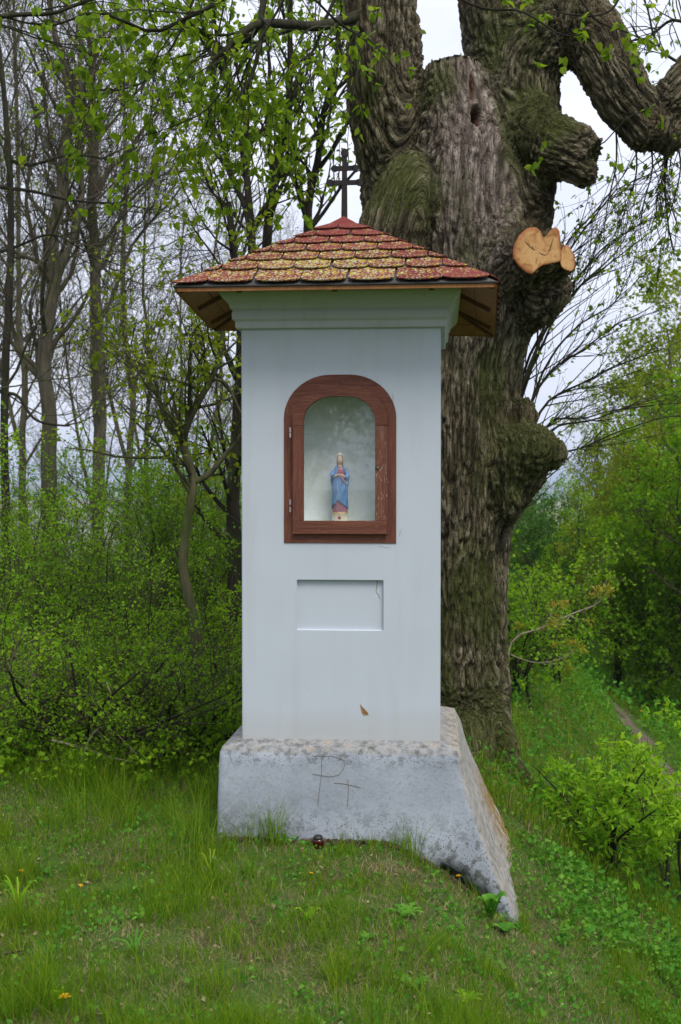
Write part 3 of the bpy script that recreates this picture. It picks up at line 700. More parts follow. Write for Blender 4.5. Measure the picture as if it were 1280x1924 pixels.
def loft(name, g, mat, par, keep=None):
    K_, N_ = g.shape[:2]; i_ = np.arange(K_*N_).reshape(K_, N_); nx_ = np.roll(i_, -1, 1); q = np.stack([i_[:-1], nx_[:-1], nx_[1:], i_[1:]], -1)
    if keep is not None: q = q[keep[:-1] & keep[1:]]
    mb = MB().add(g, q.reshape(-1, 4))
    if keep is None:
        for row in (0, K_ - 1): mb.add(np.concatenate([g[row], g[row].mean(0)[None]]), t=[[j, (j + 1) % N_, N_] for j in range(N_)])
    return mb.build(name, mat, par, tint=False)
def paint(name, col, rough=.45):
    M = Mat(name); n = M.noise(M.coord('Object'), 90, 3); M.set(Base__Color=M.mix(M.ramp(n, (.35, 0.), (.7, .35)), col, tuple(x*.62 for x in col)), Roughness=rough); return M.m
BLUE, PINK = paint('glaze_blue', (.14, .31, .62)), paint('glaze_pink', (.42, .18, .25)); SKIN = paint('glaze_skin', (.78, .55, .40)); CREAM = paint('glaze_cream', (.80, .76, .62))
HAIR = paint('glaze_hair', (.20, .10, .05)); REDP = paint('glaze_red', (.50, .015, .02)); TRIM = paint('glaze_trim', (.62, .74, .86)); GOLD = paint('glaze_ground', (.55, .40, .22))
fold = lambda A, W: .055*np.sin(9*A + 14*W)*smooth(.22, .10, W) + .035*np.sin(17*A - 30*W)*smooth(.24, .12, W)
g, _, _ = ellr([(.041, .031, .022, 0, 0), (.06, .029, .021, 0, 0), (.12, .027, .020, 0, 0), (.17, .026, .020, 0, 0), (.20, .028, .019, 0, 0), (.222, .024, .016, 0, 0), (.234, .012, .010, 0, 0), (.242, .0085, .0085, 0, -.001),
                (.247, .010, .010, 0, -.002), (.254, .0118, .0125, 0, -.003), (.264, .0125, .0140, 0, -.0025), (.274, .0122, .0138, 0, -.001), (.283, .0088, .0105, 0, 0), (.288, .002, .003, 0, 0)], 48,
               lambda A, W: fold(A, W)*(W < .235) + .10*np.exp(-((A - 1.5*math.pi)/.12)**2 - ((W - .2625)/.0045)**2) + .03*np.exp(-((A - 1.5*math.pi)/.3)**2 - ((W - .252)/.003)**2) - .05*(np.exp(-((A - 1.5*math.pi - .38)/.15)**2) + np.exp(-((A - 1.5*math.pi + .38)/.15)**2))*np.exp(-((W - .267)/.0028)**2), 130)
body = loft('body', g, [PINK, SKIN], statue)
for pl in body.data.polygons:
    if pl.center.z > .2345*k_: pl.material_index = 1
mfold = lambda A, W: .05*np.sin(8*A - 26*W + 3*np.sin(22*W)) + .03*np.sin(21*A + 9*W)
g, A, W = ellr([(.055, .034, .026, 0, 0), (.065, .0335, .0255, 0, 0), (.11, .0325, .0245, 0, 0), (.15, .034, .0245, 0, 0), (.175, .038, .025, 0, 0), (.195, .038, .0235, 0, 0), (.212, .034, .021, 0, .001), (.228, .024, .0165, 0, .002), (.238, .0165, .014, 0, .003)], 72, lambda A, W: mfold(A, W)*smooth(.235, .19, W), 70)
uu = np.cos(A); front = np.sin(A) < 0
lowcut = np.where(front, np.interp(uu, [-1, -.5, -.35, .2, 1], [.070, .077, .092, .080, .058]), .05)
chest = front & (W > .165 + .03*np.abs(uu) - .035*uu) & (uu > -.36) & (uu < .60) & (W > .188 - .075*np.clip(uu, 0, 1))
loft('mantle', g, BLUE, statue, (W > lowcut) & ~chest)
g, A, W = ellr([(.232, .0165, .0135, 0, .003), (.244, .0160, .0140, 0, .003), (.262, .0165, .0158, 0, .002), (.276, .0158, .0158, 0, .001), (.288, .0105, .012, 0, .001), (.294, .003, .004, 0, .001)], 40, None, 26)
loft('veil', g, CREAM, statue, ~((np.sin(A) < -.35) & (W < .281) & (np.abs(np.cos(A)) < .80)))
g, A, W = ellr([(.238, .0138, .0125, 0, .001), (.26, .0142, .0145, 0, .001), (.276, .0138, .0147, 0, 0), (.287, .008, .010, 0, 0)], 36, None, 20)
loft('hair', g, HAIR, statue, ~((np.sin(A) < -.30) & (W < .279) & (np.abs(np.cos(A)) < .72)))
# mantle hem trims, arms, hands
def stube(name, pts, r, mat, par=statue, S_=6): c_ = curve(np.array(pts)*k_, 14); return tubes(c_[None], np.broadcast_to(np.interp(np.linspace(0, 1, 14), np.linspace(0, 1, len(np.atleast_1d(r))), np.atleast_1d(r))*k_, (1, 14)), S_).build(name, mat, par, tint=False)
stube('trim', [(.0, -.0255, .199), (.012, -.0268, .186), (.024, -.0235, .167), (.030, -.017, .160), (.033, -.013, .178), (.030, -.013, .195)], .0012, TRIM)
stube('trim', [(-.006, -.0275, .175), (-.010, -.028, .15), (-.004, -.029, .125), (-.012, -.028, .10), (-.004, -.0295, .096), (.0, -.028, .12)], .0011, TRIM)
for s_ in (-1, 1):
    stube('sleeve', [(s_*.028, -.006, .213), (s_*.034, -.014, .196), (s_*.026, -.024, .190 - .004*s_)], [.0085, .0085, .0065], BLUE, S_=10)
    pm = np.array([(s_*.024, -.026, .191), (s_*.016, -.029, .195), (s_*.008, -.0315, .199)])
    mb = MB(); c_ = curve(pm*k_, 8); tubes(c_[None], np.array([[.0030, .0033, .0036, .0038, .0038, .0036, .0032, .0022]])*k_, 8, mb=mb)
    for f_ in range(4):
        b0 = pm[2] + V(-s_*.0005, 0, (.5 - f_/3)*.005); L_ = (.0075, .0085, .008, .0065)[f_]
        fg = np.array([b0 + V(s_*.002, .0006, 0), b0 + V(-s_*L_*.55, -.0012, .0012), b0 + V(-s_*L_, .0003, .0014)]); tubes(curve(fg*k_, 6)[None], np.full((1, 6), .00095*k_), 5, mb=mb)
    tb = pm[1] + V(0, -.001, .003); tubes(curve(np.array([tb, tb + V(-s_*.002, -.001, .003), tb + V(-s_*.0045, -.001, .0048)])*k_, 6)[None], np.full((1, 6), .0011*k_), 5, mb=mb)
    mb.build('hand', SKIN, statue, tint=False)
def heart(name, cx, v_, cz, s_, par):
    t_ = np.linspace(0, 2*math.pi, 28, endpoint=False); x_ = 16*np.sin(t_)**3/16; y_ = (13*np.cos(t_) - 5*np.cos(2*t_) - 2*np.cos(3*t_) - np.cos(4*t_))/16
    mb = MB().poly(np.stack([cx + x_*s_, np.full(28, v_), cz + y_*s_], 1)*k_, V(0, -.0015, 0)*k_)
    mb.poly(np.array([(cx - s_*.35, v_, cz + s_*.5), (cx + s_*.35, v_, cz + s_*.5), (cx + s_*.45, v_, cz + s_*1.25), (cx, v_, cz + s_*.95), (cx - s_*.45, v_, cz + s_*1.25)])*k_, V(0, -.001, 0)*k_)
    return recalc(mb.build(name, REDP, par, flat=True, tint=False))
heart('heart', -.002, -.0255, .2085, .0052, statue)
g, _, _ = ellr([(0, .037, .030, 0, 0), (.004, .0368, .030, 0, 0), (.008, .034, .028, 0, 0), (.026, .0325, .027, 0, 0), (.028, .034, .028, 0, 0), (.031, .034, .028, 0, 0)], 48, None, 24)
ped = loft('pedestal', g, CREAM, statue)
g, _, _ = ellr([(.030, .033, .0275, 0, 0), (.036, .032, .026, 0, 0), (.043, .029, .022, 0, 0)], 40, lambda A, W: .04*np.sin(7*A)*smooth(.03, .036, W), 10)
loft('ground_mound', g, GOLD, statue); heart('heart_emblem', 0, -.0272, .0165, .0070, ped)
# litter along the niche sill
mb = MB()
for k in range(160):
    c_ = V(RNG.uniform(gu0, gu1), RNG.uniform(.018, .05), floor_w + RNG.uniform(0, .006)); mb.box(c_, RNG.uniform(.001, .004, 3)*V(1, 1, .6), np.linalg.qr(RNG.normal(size=(3, 3)))[0])
M = Mat('crumbs'); M.set(Base__Color=(.30, .25, .17), Roughness=.95); mb.build('sill_debris', M.m, shrine, flat=True, tint=False, kind='stuff')

# ------------------------------------------------------------------ grave light at the foot of the plinth
gc = G(600, 4.875); gc[2] += -.016
lan = empty('grave_candle', gc, 'small dark red glass grave candle in the grass against the plinth', 'candle')
def lathe(pr_, n_=24):
    a = np.arange(n_)*2*math.pi/n_; pr_ = np.array(pr_); g_ = np.stack([pr_[:, :1]*np.cos(a), pr_[:, :1]*np.sin(a), np.repeat(pr_[:, 1:], n_, 1)], -1)
    i_ = np.arange(len(pr_)*n_).reshape(len(pr_), n_); nx_ = np.roll(i_, -1, 1); return MB().add(g_, np.stack([i_[:-1], nx_[:-1], nx_[1:], i_[1:]], -1).reshape(-1, 4))
M = Mat('ruby_glass'); M.set(Base__Color=(.07, .006, .005), Roughness=.12, Specular__IOR__Level=.7, Transmission__Weight=.35)
lathe([(0, 0), (.021, 0), (.023, .004), (.0205, .014), (.026, .04), (.025, .056), (.021, .064), (0, .064)]).build('glass', M.m, lan, tint=False)
lathe([(0, .064), (.022, .064), (.0225, .070), (.016, .076), (.006, .080), (0, .082)]).build('lid', BLACK, lan, tint=False)
lan.rotation_euler = (.12, -.10, 0); lan.scale = (.88,)*3

# ------------------------------------------------------------------ the air over the valley
M = Mat('haze_air'); M.n.remove(M.b); pv = M.N('VolumePrincipled', Color=(.72, .84, 1., 1), Density=.00042, Anisotropy=.2); M.l.new(pv.outputs[0], M.out.inputs['Volume'])
o = MB().box((0, 3000, 0), (5200, 3700, 45)).build('haze', M.m, flat=True, tint=False, kind='stuff'); o['label'] = 'thin bluish haze over the far fields'

# ------------------------------------------------------------------ the old linden
TB = V(.66, 7.35, tz(.66, 7.0) - .05)
linden = empty('old_linden_tree', TB, 'massive old linden with furrowed mossy bark and a freshly sawn branch stub beside the shrine', 'tree')
SEG = []                                            # (p0, p1, r0, r1) bones for the bark's run
tm_ = MB()
def limb(pts, rad, flat=1.0, n=None, S_=28, capn=5, bone=True):
    pts = np.array([P(*q) for q in pts]); rad = np.array([r_*q for r_, q in zip(rad, pts[:, 1])])/FPX
    n = n or len(pts)*5; c_ = curve(pts, n); r_ = np.interp(np.linspace(0, 1, n), np.linspace(0, 1, len(rad)), rad)
    if bone:
        run_ = c_[0, 2]
        for k in range(0, n - 1, 2):
            k2 = min(k + 2, n - 1); L0 = np.linalg.norm(c_[k2] - c_[k]); SEG.append((c_[k], c_[k2], r_[k], r_[k2], run_, run_ + L0)); run_ += L0
    T = norm(np.gradient(c_, axis=0)); ref = V(.05, 1, .02); A = norm(np.cross(T, ref)); B = norm(np.cross(A, T))
    a = np.arange(S_)*2*math.pi/S_
    g_ = c_[:, None] + r_[:, None, None]*(A[:, None]*np.cos(a)[:, None] + flat*B[:, None]*np.sin(a)[:, None])
    for s_, e_ in ((0, 0), (1, n - 1)):
        tc = g_[e_].mean(0); rows = [g_[e_]*(1 - f_) + tc*f_ for f_ in (.25, .6)]
        g_ = np.concatenate([np.array(rows[::-1]), g_]) if s_ == 0 else np.concatenate([g_, np.array(rows)])
        n += 2; 
        if s_ == 0: e_off = 2
    i_ = np.arange(len(g_)*S_).reshape(len(g_), S_); nx_ = np.roll(i_, -1, 1); b0 = tm_.n
    tm_.add(g_, np.stack([i_[:-1], nx_[:-1], nx_[1:], i_[1:]], -1))
    for row in (0, len(g_) - 1): tm_.add(np.concatenate([g_[row], g_[row].mean(0)[None]]), t=[[j, (j + 1) % S_, S_] if row else [(j + 1) % S_, j, S_] for j in range(S_)])
def blob(px, py, D, r, sx=1, sy=1, sz=1):
    c_ = P(px, py, D); r_ = r*D/FPX; a = np.arange(20)*2*math.pi/20; e_ = np.linspace(-math.pi/2, math.pi/2, 13)
    g_ = np.stack([np.cos(e_)[:, None]*np.cos(a)*sx, np.cos(e_)[:, None]*np.sin(a)*sy, np.repeat(np.sin(e_)[:, None], 20, 1)*sz], -1)
    g_ = g_*(1 + .25*(fbm(g_*1.6 + px, 3, 2) - .5)[..., None])*r_ + c_; i_ = np.arange(260).reshape(13, 20); nx_ = np.roll(i_, -1, 1)
    tm_.add(g_, np.stack([i_[:-1], nx_[:-1], nx_[1:], i_[1:]], -1))
# bole
limb([(838, 1540, 7.35), (842, 1440, 7.35), (845, 1340, 7.35), (842, 1200, 7.35), (842, 1080, 7.35), (848, 980, 7.35), (853, 880, 7.35), (853, 780, 7.35), (853, 690, 7.35), (862, 600, 7.35), (866, 500, 7.35), (862, 420, 7.35), (862, 330, 7.35), (866, 250, 7.35)],
     [128, 122, 114, 112, 114, 118, 126, 127, 128, 136, 140, 138, 130, 110], .95, 80)
limb([(790, 640, 7.35), (775, 520, 7.3), (762, 420, 7.3), (748, 320, 7.3), (734, 230, 7.3), (722, 130, 7.3), (716, 0, 7.3), (700, -180, 7.35), (690, -420, 7.4)], [90, 82, 75, 72, 80, 72, 66, 60, 50], 1.0, 60)
limb([(860, 520, 7.2), (868, 400, 7.15), (868, 300, 7.15), (860, 210, 7.15), (852, 124, 7.2)], [100, 92, 86, 70, 56], .9, 30)
limb([(900, 560, 7.4), (930, 430, 7.4), (960, 300, 7.4), (968, 200, 7.4), (962, 100, 7.45), (955, 0, 7.5), (945, -160, 7.5), (950, -420, 7.6)], [110, 100, 92, 88, 88, 92, 84, 66], .95, 60)
limb([(950, 200, 7.4), (1000, 95, 7.35), (1062, 48, 7.3), (1115, 78, 7.25), (1150, 140, 7.2), (1188, 205, 7.2), (1235, 238, 7.25), (1290, 218, 7.3), (1350, 180, 7.4), (1450, 160, 7.6)], [60, 80, 72, 66, 60, 54, 48, 46, 44, 38], .95, 60)
limb([(1225, 235, 7.25), (1255, 190, 7.2), (1300, 135, 7.2), (1360, 60, 7.2), (1400, -60, 7.2)], [36, 38, 36, 34, 30], 1, 24)
limb([(960, 260, 7.3), (1030, 275, 7.2), (1080, 292, 7.1), (1114, 305, 7.05)], [80, 68, 55, 42], .9, 20)
limb([(940, 330, 7.3), (1000, 352, 7.25), (1040, 355, 7.2)], [60, 45, 22], .9, 14)
limb([(720, 560, 7.15), (735, 450, 7.02), (765, 360, 7.05), (790, 310, 7.15)], [70, 70, 62, 35], .9, 20)         # mossy boss
limb([(870, 1040, 7.3), (930, 930, 7.2), (975, 860, 7.1), (1012, 842, 7.0), (1040, 838, 6.98)], [50, 62, 66, 50, 30], .9, 22, bone=False)
blob(1000, 835, 7.05, 52, 1, 1, .85); blob(1032, 850, 7.0, 34, 1, 1, 1); blob(955, 940, 7.1, 42, .8, 1, 1.2); blob(985, 785, 7.15, 26, 1, 1, 1.6)
blob(1085, 265, 7.05, 34); blob(1098, 325, 7.05, 30); blob(1000, 240, 7.2, 55, 1, 1, 1.3); blob(1215, 240, 7.2, 48); blob(1255, 262, 7.2, 30)
blob(1040, 545, 7.1, 34); blob(930, 440, 7.1, 55); blob(815, 385, 6.98, 24, .7, 1, 1.5)
limb([(900, 560, 7.3), (965, 510, 7.1), (1010, 480, 6.9)], [80, 62, 46], 1, 16)
limb([(960, 600, 7.3), (1010, 560, 7.1), (1040, 520, 7.0)], [50, 50, 40], 1, 14)
# roots
limb([(905, 1330, 7.2), (935, 1400, 7.1), (968, 1450, 7.0), (1005, 1490, 6.9)], [52, 40, 26, 14], 1, 18)
limb([(870, 1360, 7.05), (890, 1430, 6.85), (915, 1490, 6.75)], [56, 44, 26], 1, 14)
limb([(800, 1340, 7.1), (770, 1430, 6.95), (740, 1500, 6.9)], [60, 46, 26], 1, 14)
# sawn stub: outline of the cut carried back into the wood
CUT1 = [(965, 478), (968, 460), (977, 443), (992, 430), (1006, 429), (1015, 436), (1022, 446), (1030, 438), (1042, 429), (1049, 436), (1051, 455), (1054, 478), (1053, 490), (1040, 494), (1024, 497), (1012, 503), (1001, 513), (990, 511), (978, 501), (969, 490)]
CUT2 = [(1056, 468), (1063, 461), (1070, 465), (1077, 478), (1080, 494), (1077, 507), (1068, 509), (1058, 503), (1053, 494), (1053, 480)]
def stub(outl, D0, D1, shift, grow_, tilt):
    o_ = np.array(outl, float); c_ = o_.mean(0); rows = []
    for f_ in np.linspace(0, 1, 9):
        q = c_ + (o_ - c_)*(1.13 + grow_*f_) + np.array(shift)*f_
        rows.append([P(x_, y_, D0 + (D1 - D0)*f_ + tilt*(x_ - c_[0])) for x_, y_ in q])
    g_ = np.array(rows); K_, N_ = g_.shape[:2]; i_ = np.arange(K_*N_).reshape(K_, N_); nx_ = np.roll(i_, -1, 1)
    tm_.add(g_, np.stack([i_[:-1], nx_[:-1], nx_[1:], i_[1:]], -1))
    for row in (0, K_ - 1): tm_.add(np.concatenate([g_[row], g_[row].mean(0)[None]]), t=[[j, (j + 1) % N_, N_] for j in range(N_)])
    SEG.append((g_[-1].mean(0), g_[0].mean(0), .2, .12, 2., 2.4))
stub(CUT1, 6.738, 7.15, (-60, 40), .7, .0006); stub(CUT2, 6.785, 7.15, (-60, 30), .6, .0016)
raw = recalc(tm_.build('raw', BARK_GREY, tint=False))
md = raw.modifiers.new('r', 'REMESH'); md.mode = 'VOXEL'; md.voxel_size = .0105; md.adaptivity = 0
ms = raw.modifiers.new('s', 'SMOOTH'); ms.factor = .5; ms.iterations = 10
bpy.context.view_layer.update(); dg = bpy.context.evaluated_depsgraph_get()
me = bpy.data.meshes.new_from_object(raw.evaluated_get(dg)); bpy.data.objects.remove(raw)
nv = len(me.vertices); co = np.empty(nv*3); me.vertices.foreach_get('co', co); co = co.reshape(-1, 3)
no = np.empty(nv*3); me.vertices.foreach_get('normal', no); no = no.reshape(-1, 3)
# run of the bark along the nearest limbs
crd = np.zeros((nv, 3)); wsum = np.zeros(nv)
for p0, p1, r0, r1, s0, s1 in SEG:
    d_ = p1 - p0; L2 = d_ @ d_; t_ = np.clip((co - p0) @ d_/L2, 0, 1); q = p0 + t_[:, None]*d_
    ds = np.linalg.norm(co - q, axis=1)/(r0 + (r1 - r0)*t_); w_ = 1/(ds**2 + .02)**6
    a_ = d_/math.sqrt(L2); A_ = np.cross(V(0, 1, 0), a_); A_ /= np.linalg.norm(A_); B_ = np.cross(a_, A_)
    if A_[0] < 0 and abs(a_[2]) > .3: A_, B_ = -A_, -B_
    pr_ = co - q; crd += w_[:, None]*np.stack([pr_ @ A_, pr_ @ B_, (s0 + (s1 - s0)*t_)*.11], 1); wsum += w_
crd /= wsum[:, None]
wob = np.stack([fbm(co*2.6, 3, 21 + k) for k in range(3)], -1) - .5
q = crd + wob*V(.055, .055, .03)
f1, f2, cid = voro(q*30, 5); g1, g2, _ = voro(q*50 + 7, 8)
na = vnoise(q*37 + 3, 41); nb = vnoise(q*37 + 50, 43); nc = vnoise(q*V(64, 64, 110) + 9, 47)
ridge = np.minimum(smooth(.0, .30, np.abs(2*na - 1)), .35 + .65*smooth(.0, .25, f2 - f1)); r2 = smooth(0, .45, np.abs(2*nc - 1))*(.6 + .4*smooth(0, .4, np.abs(2*nb - 1)))
rough = fbm(q*60, 3, 3); big = fbm(co*2.3, 3, 77)
x1, x2, _ = voro(q*V(26, 26, 95), 15); cross = smooth(.0, .22, x2 - x1)
h = (.66*ridge + .26*r2)*(.72 + .28*cross) + .25*(rough - .5) + .12*(cid - .5)
# places: torn grey wood, smoother mossy burls
c_grey = P(890, 300, 7.0); grey = np.exp(-(((co - c_grey)/V(.26, .8, .85))**2).sum(1))*(no[:, 1] < .2); grey = np.clip(grey*1.5 - .25 + .5*(fbm(co*4, 3, 55) - .5), 0, 1)
moss = np.zeros(nv)
for (px, py, D, r_, s_) in [(765, 370, 7.0, .25, 1.0), (1005, 850, 7.0, .22, .9), (830, 180, 7.1, .17, .8), (1000, 250, 7.2, .30, .75), (955, 900, 7.1, .22, .6), (905, 480, 7.1, .25, .6), (790, 590, 7.1, .3, .5),
                            (900, 1130, 7.0, .33, .7), (880, 1350, 7.0, .35, .7), (990, 1430, 7.0, .3, .9), (930, 700, 7.1, .25, .4), (700, 180, 7.1, .2, .4), (960, 60, 7.2, .3, .5), (820, 330, 7.1, .12, .7)]:
    moss = np.maximum(moss, s_*np.exp(-(((co - P(px, py, D))/r_)**2).sum(1)))
moss = np.clip(moss + .10 + .35*np.clip(no[:, 2], 0, 1) + .95*(fbm(co*V(7, 7, 2), 4, 61) - .52), 0, 1)
burl = np.maximum(np.exp(-(((co - P(1010, 850, 7.0))/.2)**2).sum(1)), .9*np.exp(-(((co - P(765, 370, 7.0))/.22)**2).sum(1)))
faced = np.zeros(nv, bool)
for outl, D in ((CUT1, 6.76), (CUT2, 6.80)):
    c_ = P(*np.array(outl).mean(0), D); faced |= (np.linalg.norm((co - c_)*V(1, 1.6, 1), axis=1) < .17) & (no[:, 1] < -.75)
disp = (.034*(1 - .55*burl)*(1 - .35*grey))*(h - .62) + .05*(big - .5) + .02*(fbm(co*6, 3, 90) - .5)
disp = np.where(faced, -.006, disp)
hole = P(893, 222, 7.0); dh = np.sqrt((((co - hole)/V(.030, .35, .058))**2).sum(1)); disp -= .15*np.clip(1.15 - dh, 0, 1)**.7*(no[:, 1] < .3)
rip = P(888, 160, 7.0); dr = np.sqrt((((co - rip)/V(.022, .3, .11))**2).sum(1)); disp -= .05*np.clip(1.1 - dr, 0, 1)*(no[:, 1] < .3)
fine_amp = smooth(9.5, 5, co[:, 1])
co2 = co + no*disp[:, None]
me.vertices.foreach_set('co', (co2 - TB).ravel())
for nm, ar in (('height', np.clip(h, 0, 1)), ('moss', moss), ('grey', grey), ('hole', np.clip(1.3 - np.minimum(dh, dr*1.25), 0, 1)*(no[:, 1] < .5))):
    at = me.attributes.new(nm, 'FLOAT', 'POINT'); at.data.foreach_set('value', ar)
at = me.attributes.new('run', 'FLOAT_VECTOR', 'POINT'); at.data.foreach_set('vector', q.ravel())
me.polygons.foreach_set('use_smooth', np.ones(len(me.polygons), bool))
M = Mat('old_bark'); r = M.attr('run', True); hh = M.attr('height'); n = M.N('TexNoise', Vector=r, Scale=34., Detail=6., Roughness=.68).outputs['Fac']; n2 = M.N('TexNoise', Vector=r, Scale=130., Detail=4., Roughness=.65).outputs['Fac']
mp = M.N('Mapping', Scale=(1., 1., 3.2)); M.l.new(r, mp.inputs[0])
vv = M.N('TexVoronoi', _feature='DISTANCE_TO_EDGE', Vector=M.mix(.06, mp.outputs[0], M.N('TexNoise', Vector=mp.outputs[0], Scale=30., Detail=3.).outputs['Color'], 'ADD'), Scale=46.).outputs['Distance']
flake = M.noise(M.pos(), 75, 5, .7)
fn = M.N('TexNoise', Vector=r, Scale=52., Detail=2., Roughness=.4, Distortion=.25).outputs['Fac']
fur = M.ramp(M.math('ABSOLUTE', M.math('SUBTRACT', fn, .5)), (.0, 0.), (.055, 1.))
e = M.math('MULTIPLY', M.math('ADD', M.math('MULTIPLY', hh, .5), M.math('ADD', M.math('MULTIPLY', n, .28), M.math('MULTIPLY', flake, .24))), M.math('MULTIPLY', M.ramp(vv, (.0, .86), (.07, 1.)), M.math('ADD', M.math('MULTIPLY', fur, .34), .72)))
c = M.ramp(e, (.24, (.014, .011, .007)), (.44, (.078, .065, .038)), (.60, (.175, .148, .095)), (.78, (.32, .28, .20)))  # furrows darkened by height: darker inner bark plus painted cavity shade
c = M.mix(M.ramp(M.noise(M.pos(), 3, 4), (.5, 0.), (.7, .5)), c, (.105, .07, .04))
gm = M.attr('grey'); c = M.mix(M.math('MULTIPLY', gm, .8), c, M.ramp(M.math('ADD', M.math('MULTIPLY', n, .6), M.math('MULTIPLY', hh, .4)), (.3, (.08, .06, .05)), (.5, (.24, .19, .165)), (.72, (.46, .40, .36))))
ms_ = M.math('ADD', M.attr('moss'), M.math('MULTIPLY', M.math('SUBTRACT', M.noise(M.pos(), 24, 5, .7), .5), .9))
c = M.mix(M.math('MULTIPLY', M.ramp(ms_, (.22, 0.), (.62, 1.)), .72), c, M.ramp(n2, (.3, (.022, .030, .006)), (.55, (.065, .082, .014)), (.75, (.125, .135, .03))))
c = M.mix(M.ramp(M.attr('hole'), (.1, 0.), (.5, .9)), c, (.10, .045, .022))
M.set(Base__Color=c, Roughness=.93, Specular__IOR__Level=.15)
M.bump(M.math('ADD', M.math('ADD', M.math('MULTIPLY', fur, .9), flake), M.math('MULTIPLY', M.math('MINIMUM', vv, .10), 2.6)), 1., .011)
OLDBARK = M.m; me.materials.clear(); me.materials.append(OLDBARK); me.name = 'trunk'
for pl_ in (): pass
trunk = bpy.data.objects.new('trunk', me); COL.objects.link(trunk); trunk.parent = linden
# fresh saw cuts
M = Mat('fresh_cut_wood'); p = M.coord('Object'); n = M.noise(p, 14, 5, .6, 1.0); rg = M.noise(p, 70, 3)
rr = M.N('VectorMath', _operation='LENGTH', i0=M.coord('Object', (1, .3, 1))).outputs['Value']
ringw = M.math('SINE', M.math('ADD', M.math('MULTIPLY', rr, 620.), M.math('MULTIPLY', n, 16.)))
c = M.ramp(n, (.34, (.26, .11, .03)), (.44, (.52, .27, .09)), (.58, (.62, .37, .15)), (.70, (.32, .13, .035)))
c = M.mix(M.ramp(ringw, (.2, .0), (.9, .45)), c, (.48, .25, .09))
c = M.mix(M.math('MULTIPLY', M.ramp(M.math('ADD', M.attr('tint'), M.math('MULTIPLY', M.math('SUBTRACT', n, .5), .9)), (.35, 1.), (.85, 0.)), M.ramp(rg, (.3, .75), (.7, 1.))), c, (.30, .085, .018)); M.set(Base__Color=c, Roughness=.75).bump(rg, .3, .003); CUTW = M.m
M = Mat('wood_check'); M.set(Base__Color=(.07, .035, .015), Roughness=1.); CHECK = M.m
for outl, D, tilt in ((CUT1, 6.728, .0006), (CUT2, 6.775, .0016)):
    o_ = np.array(outl, float); n_ = len(o_); k = np.arange(n_*4)/4; j_ = k.astype(int); f_ = (k - j_)[:, None]
    A_, B_, C_, E_ = o_[j_ - 1], o_[j_ % n_], o_[(j_ + 1) % n_], o_[(j_ + 2) % n_]
    sm = .5*((2*B_) + (-A_ + C_)*f_ + (2*A_ - 5*B_ + 4*C_ - E_)*f_**2 + (-A_ + 3*B_ - 3*C_ + E_)*f_**3)
    sm = sm + RNG.normal(size=sm.shape)*.35; cx = sm.mean(0); rows = []; tint = []
    for s_, dd, tt in ((1.06, .13, 0), (1.03, .004, 0), (1.0, .0, .3), (.93, -.001, .62), (.75, 0, 1), (.4, 0, 1), (.1, 0, 1)):
        q = cx + (sm - cx)*s_; rows.append([P(x_, y_, D + dd + tilt*(x_ - cx[0])) for x_, y_ in q]); tint += [tt]*len(sm)
    g_ = np.array(rows); org = g_[-1].mean(0); K_, N_ = g_.shape[:2]; i_ = np.arange(K_*N_).reshape(K_, N_); nx_ = np.roll(i_, -1, 1)
    mb = MB().add(g_ - org, np.stack([i_[:-1], nx_[:-1], nx_[1:], i_[1:]], -1), t=[[i_[-1, j], i_[-1, (j + 1) % N_], i_[-1, 0]] for j in range(1, N_ - 1)], tint=np.array(tint))
    o = recalc(mb.build('sawn_face', CUTW, trunk)); o.location = org - TB
    if len(outl) > 12: big_cut = (o, org)
for pts in ([(985, 452), (992, 459), (999, 466), (1008, 470)], [(1040, 446), (1036, 460), (1032, 472), (1026, 480)], [(1013, 474), (1022, 479), (1029, 478)], [(1000, 462), (1003, 471)]):
    c_ = curve(np.array([P(a_, b_, 6.7272 + .0006*(a_ - 1010)) for a_, b_ in pts]), 10) - big_cut[1]
    tubes(c_[None], np.array([[.0008, .0015, .0022, .003, .0022, .0026, .002, .0016, .0012, .0008]]), 6).build('check', CHECK, big_cut[0], tint=False)

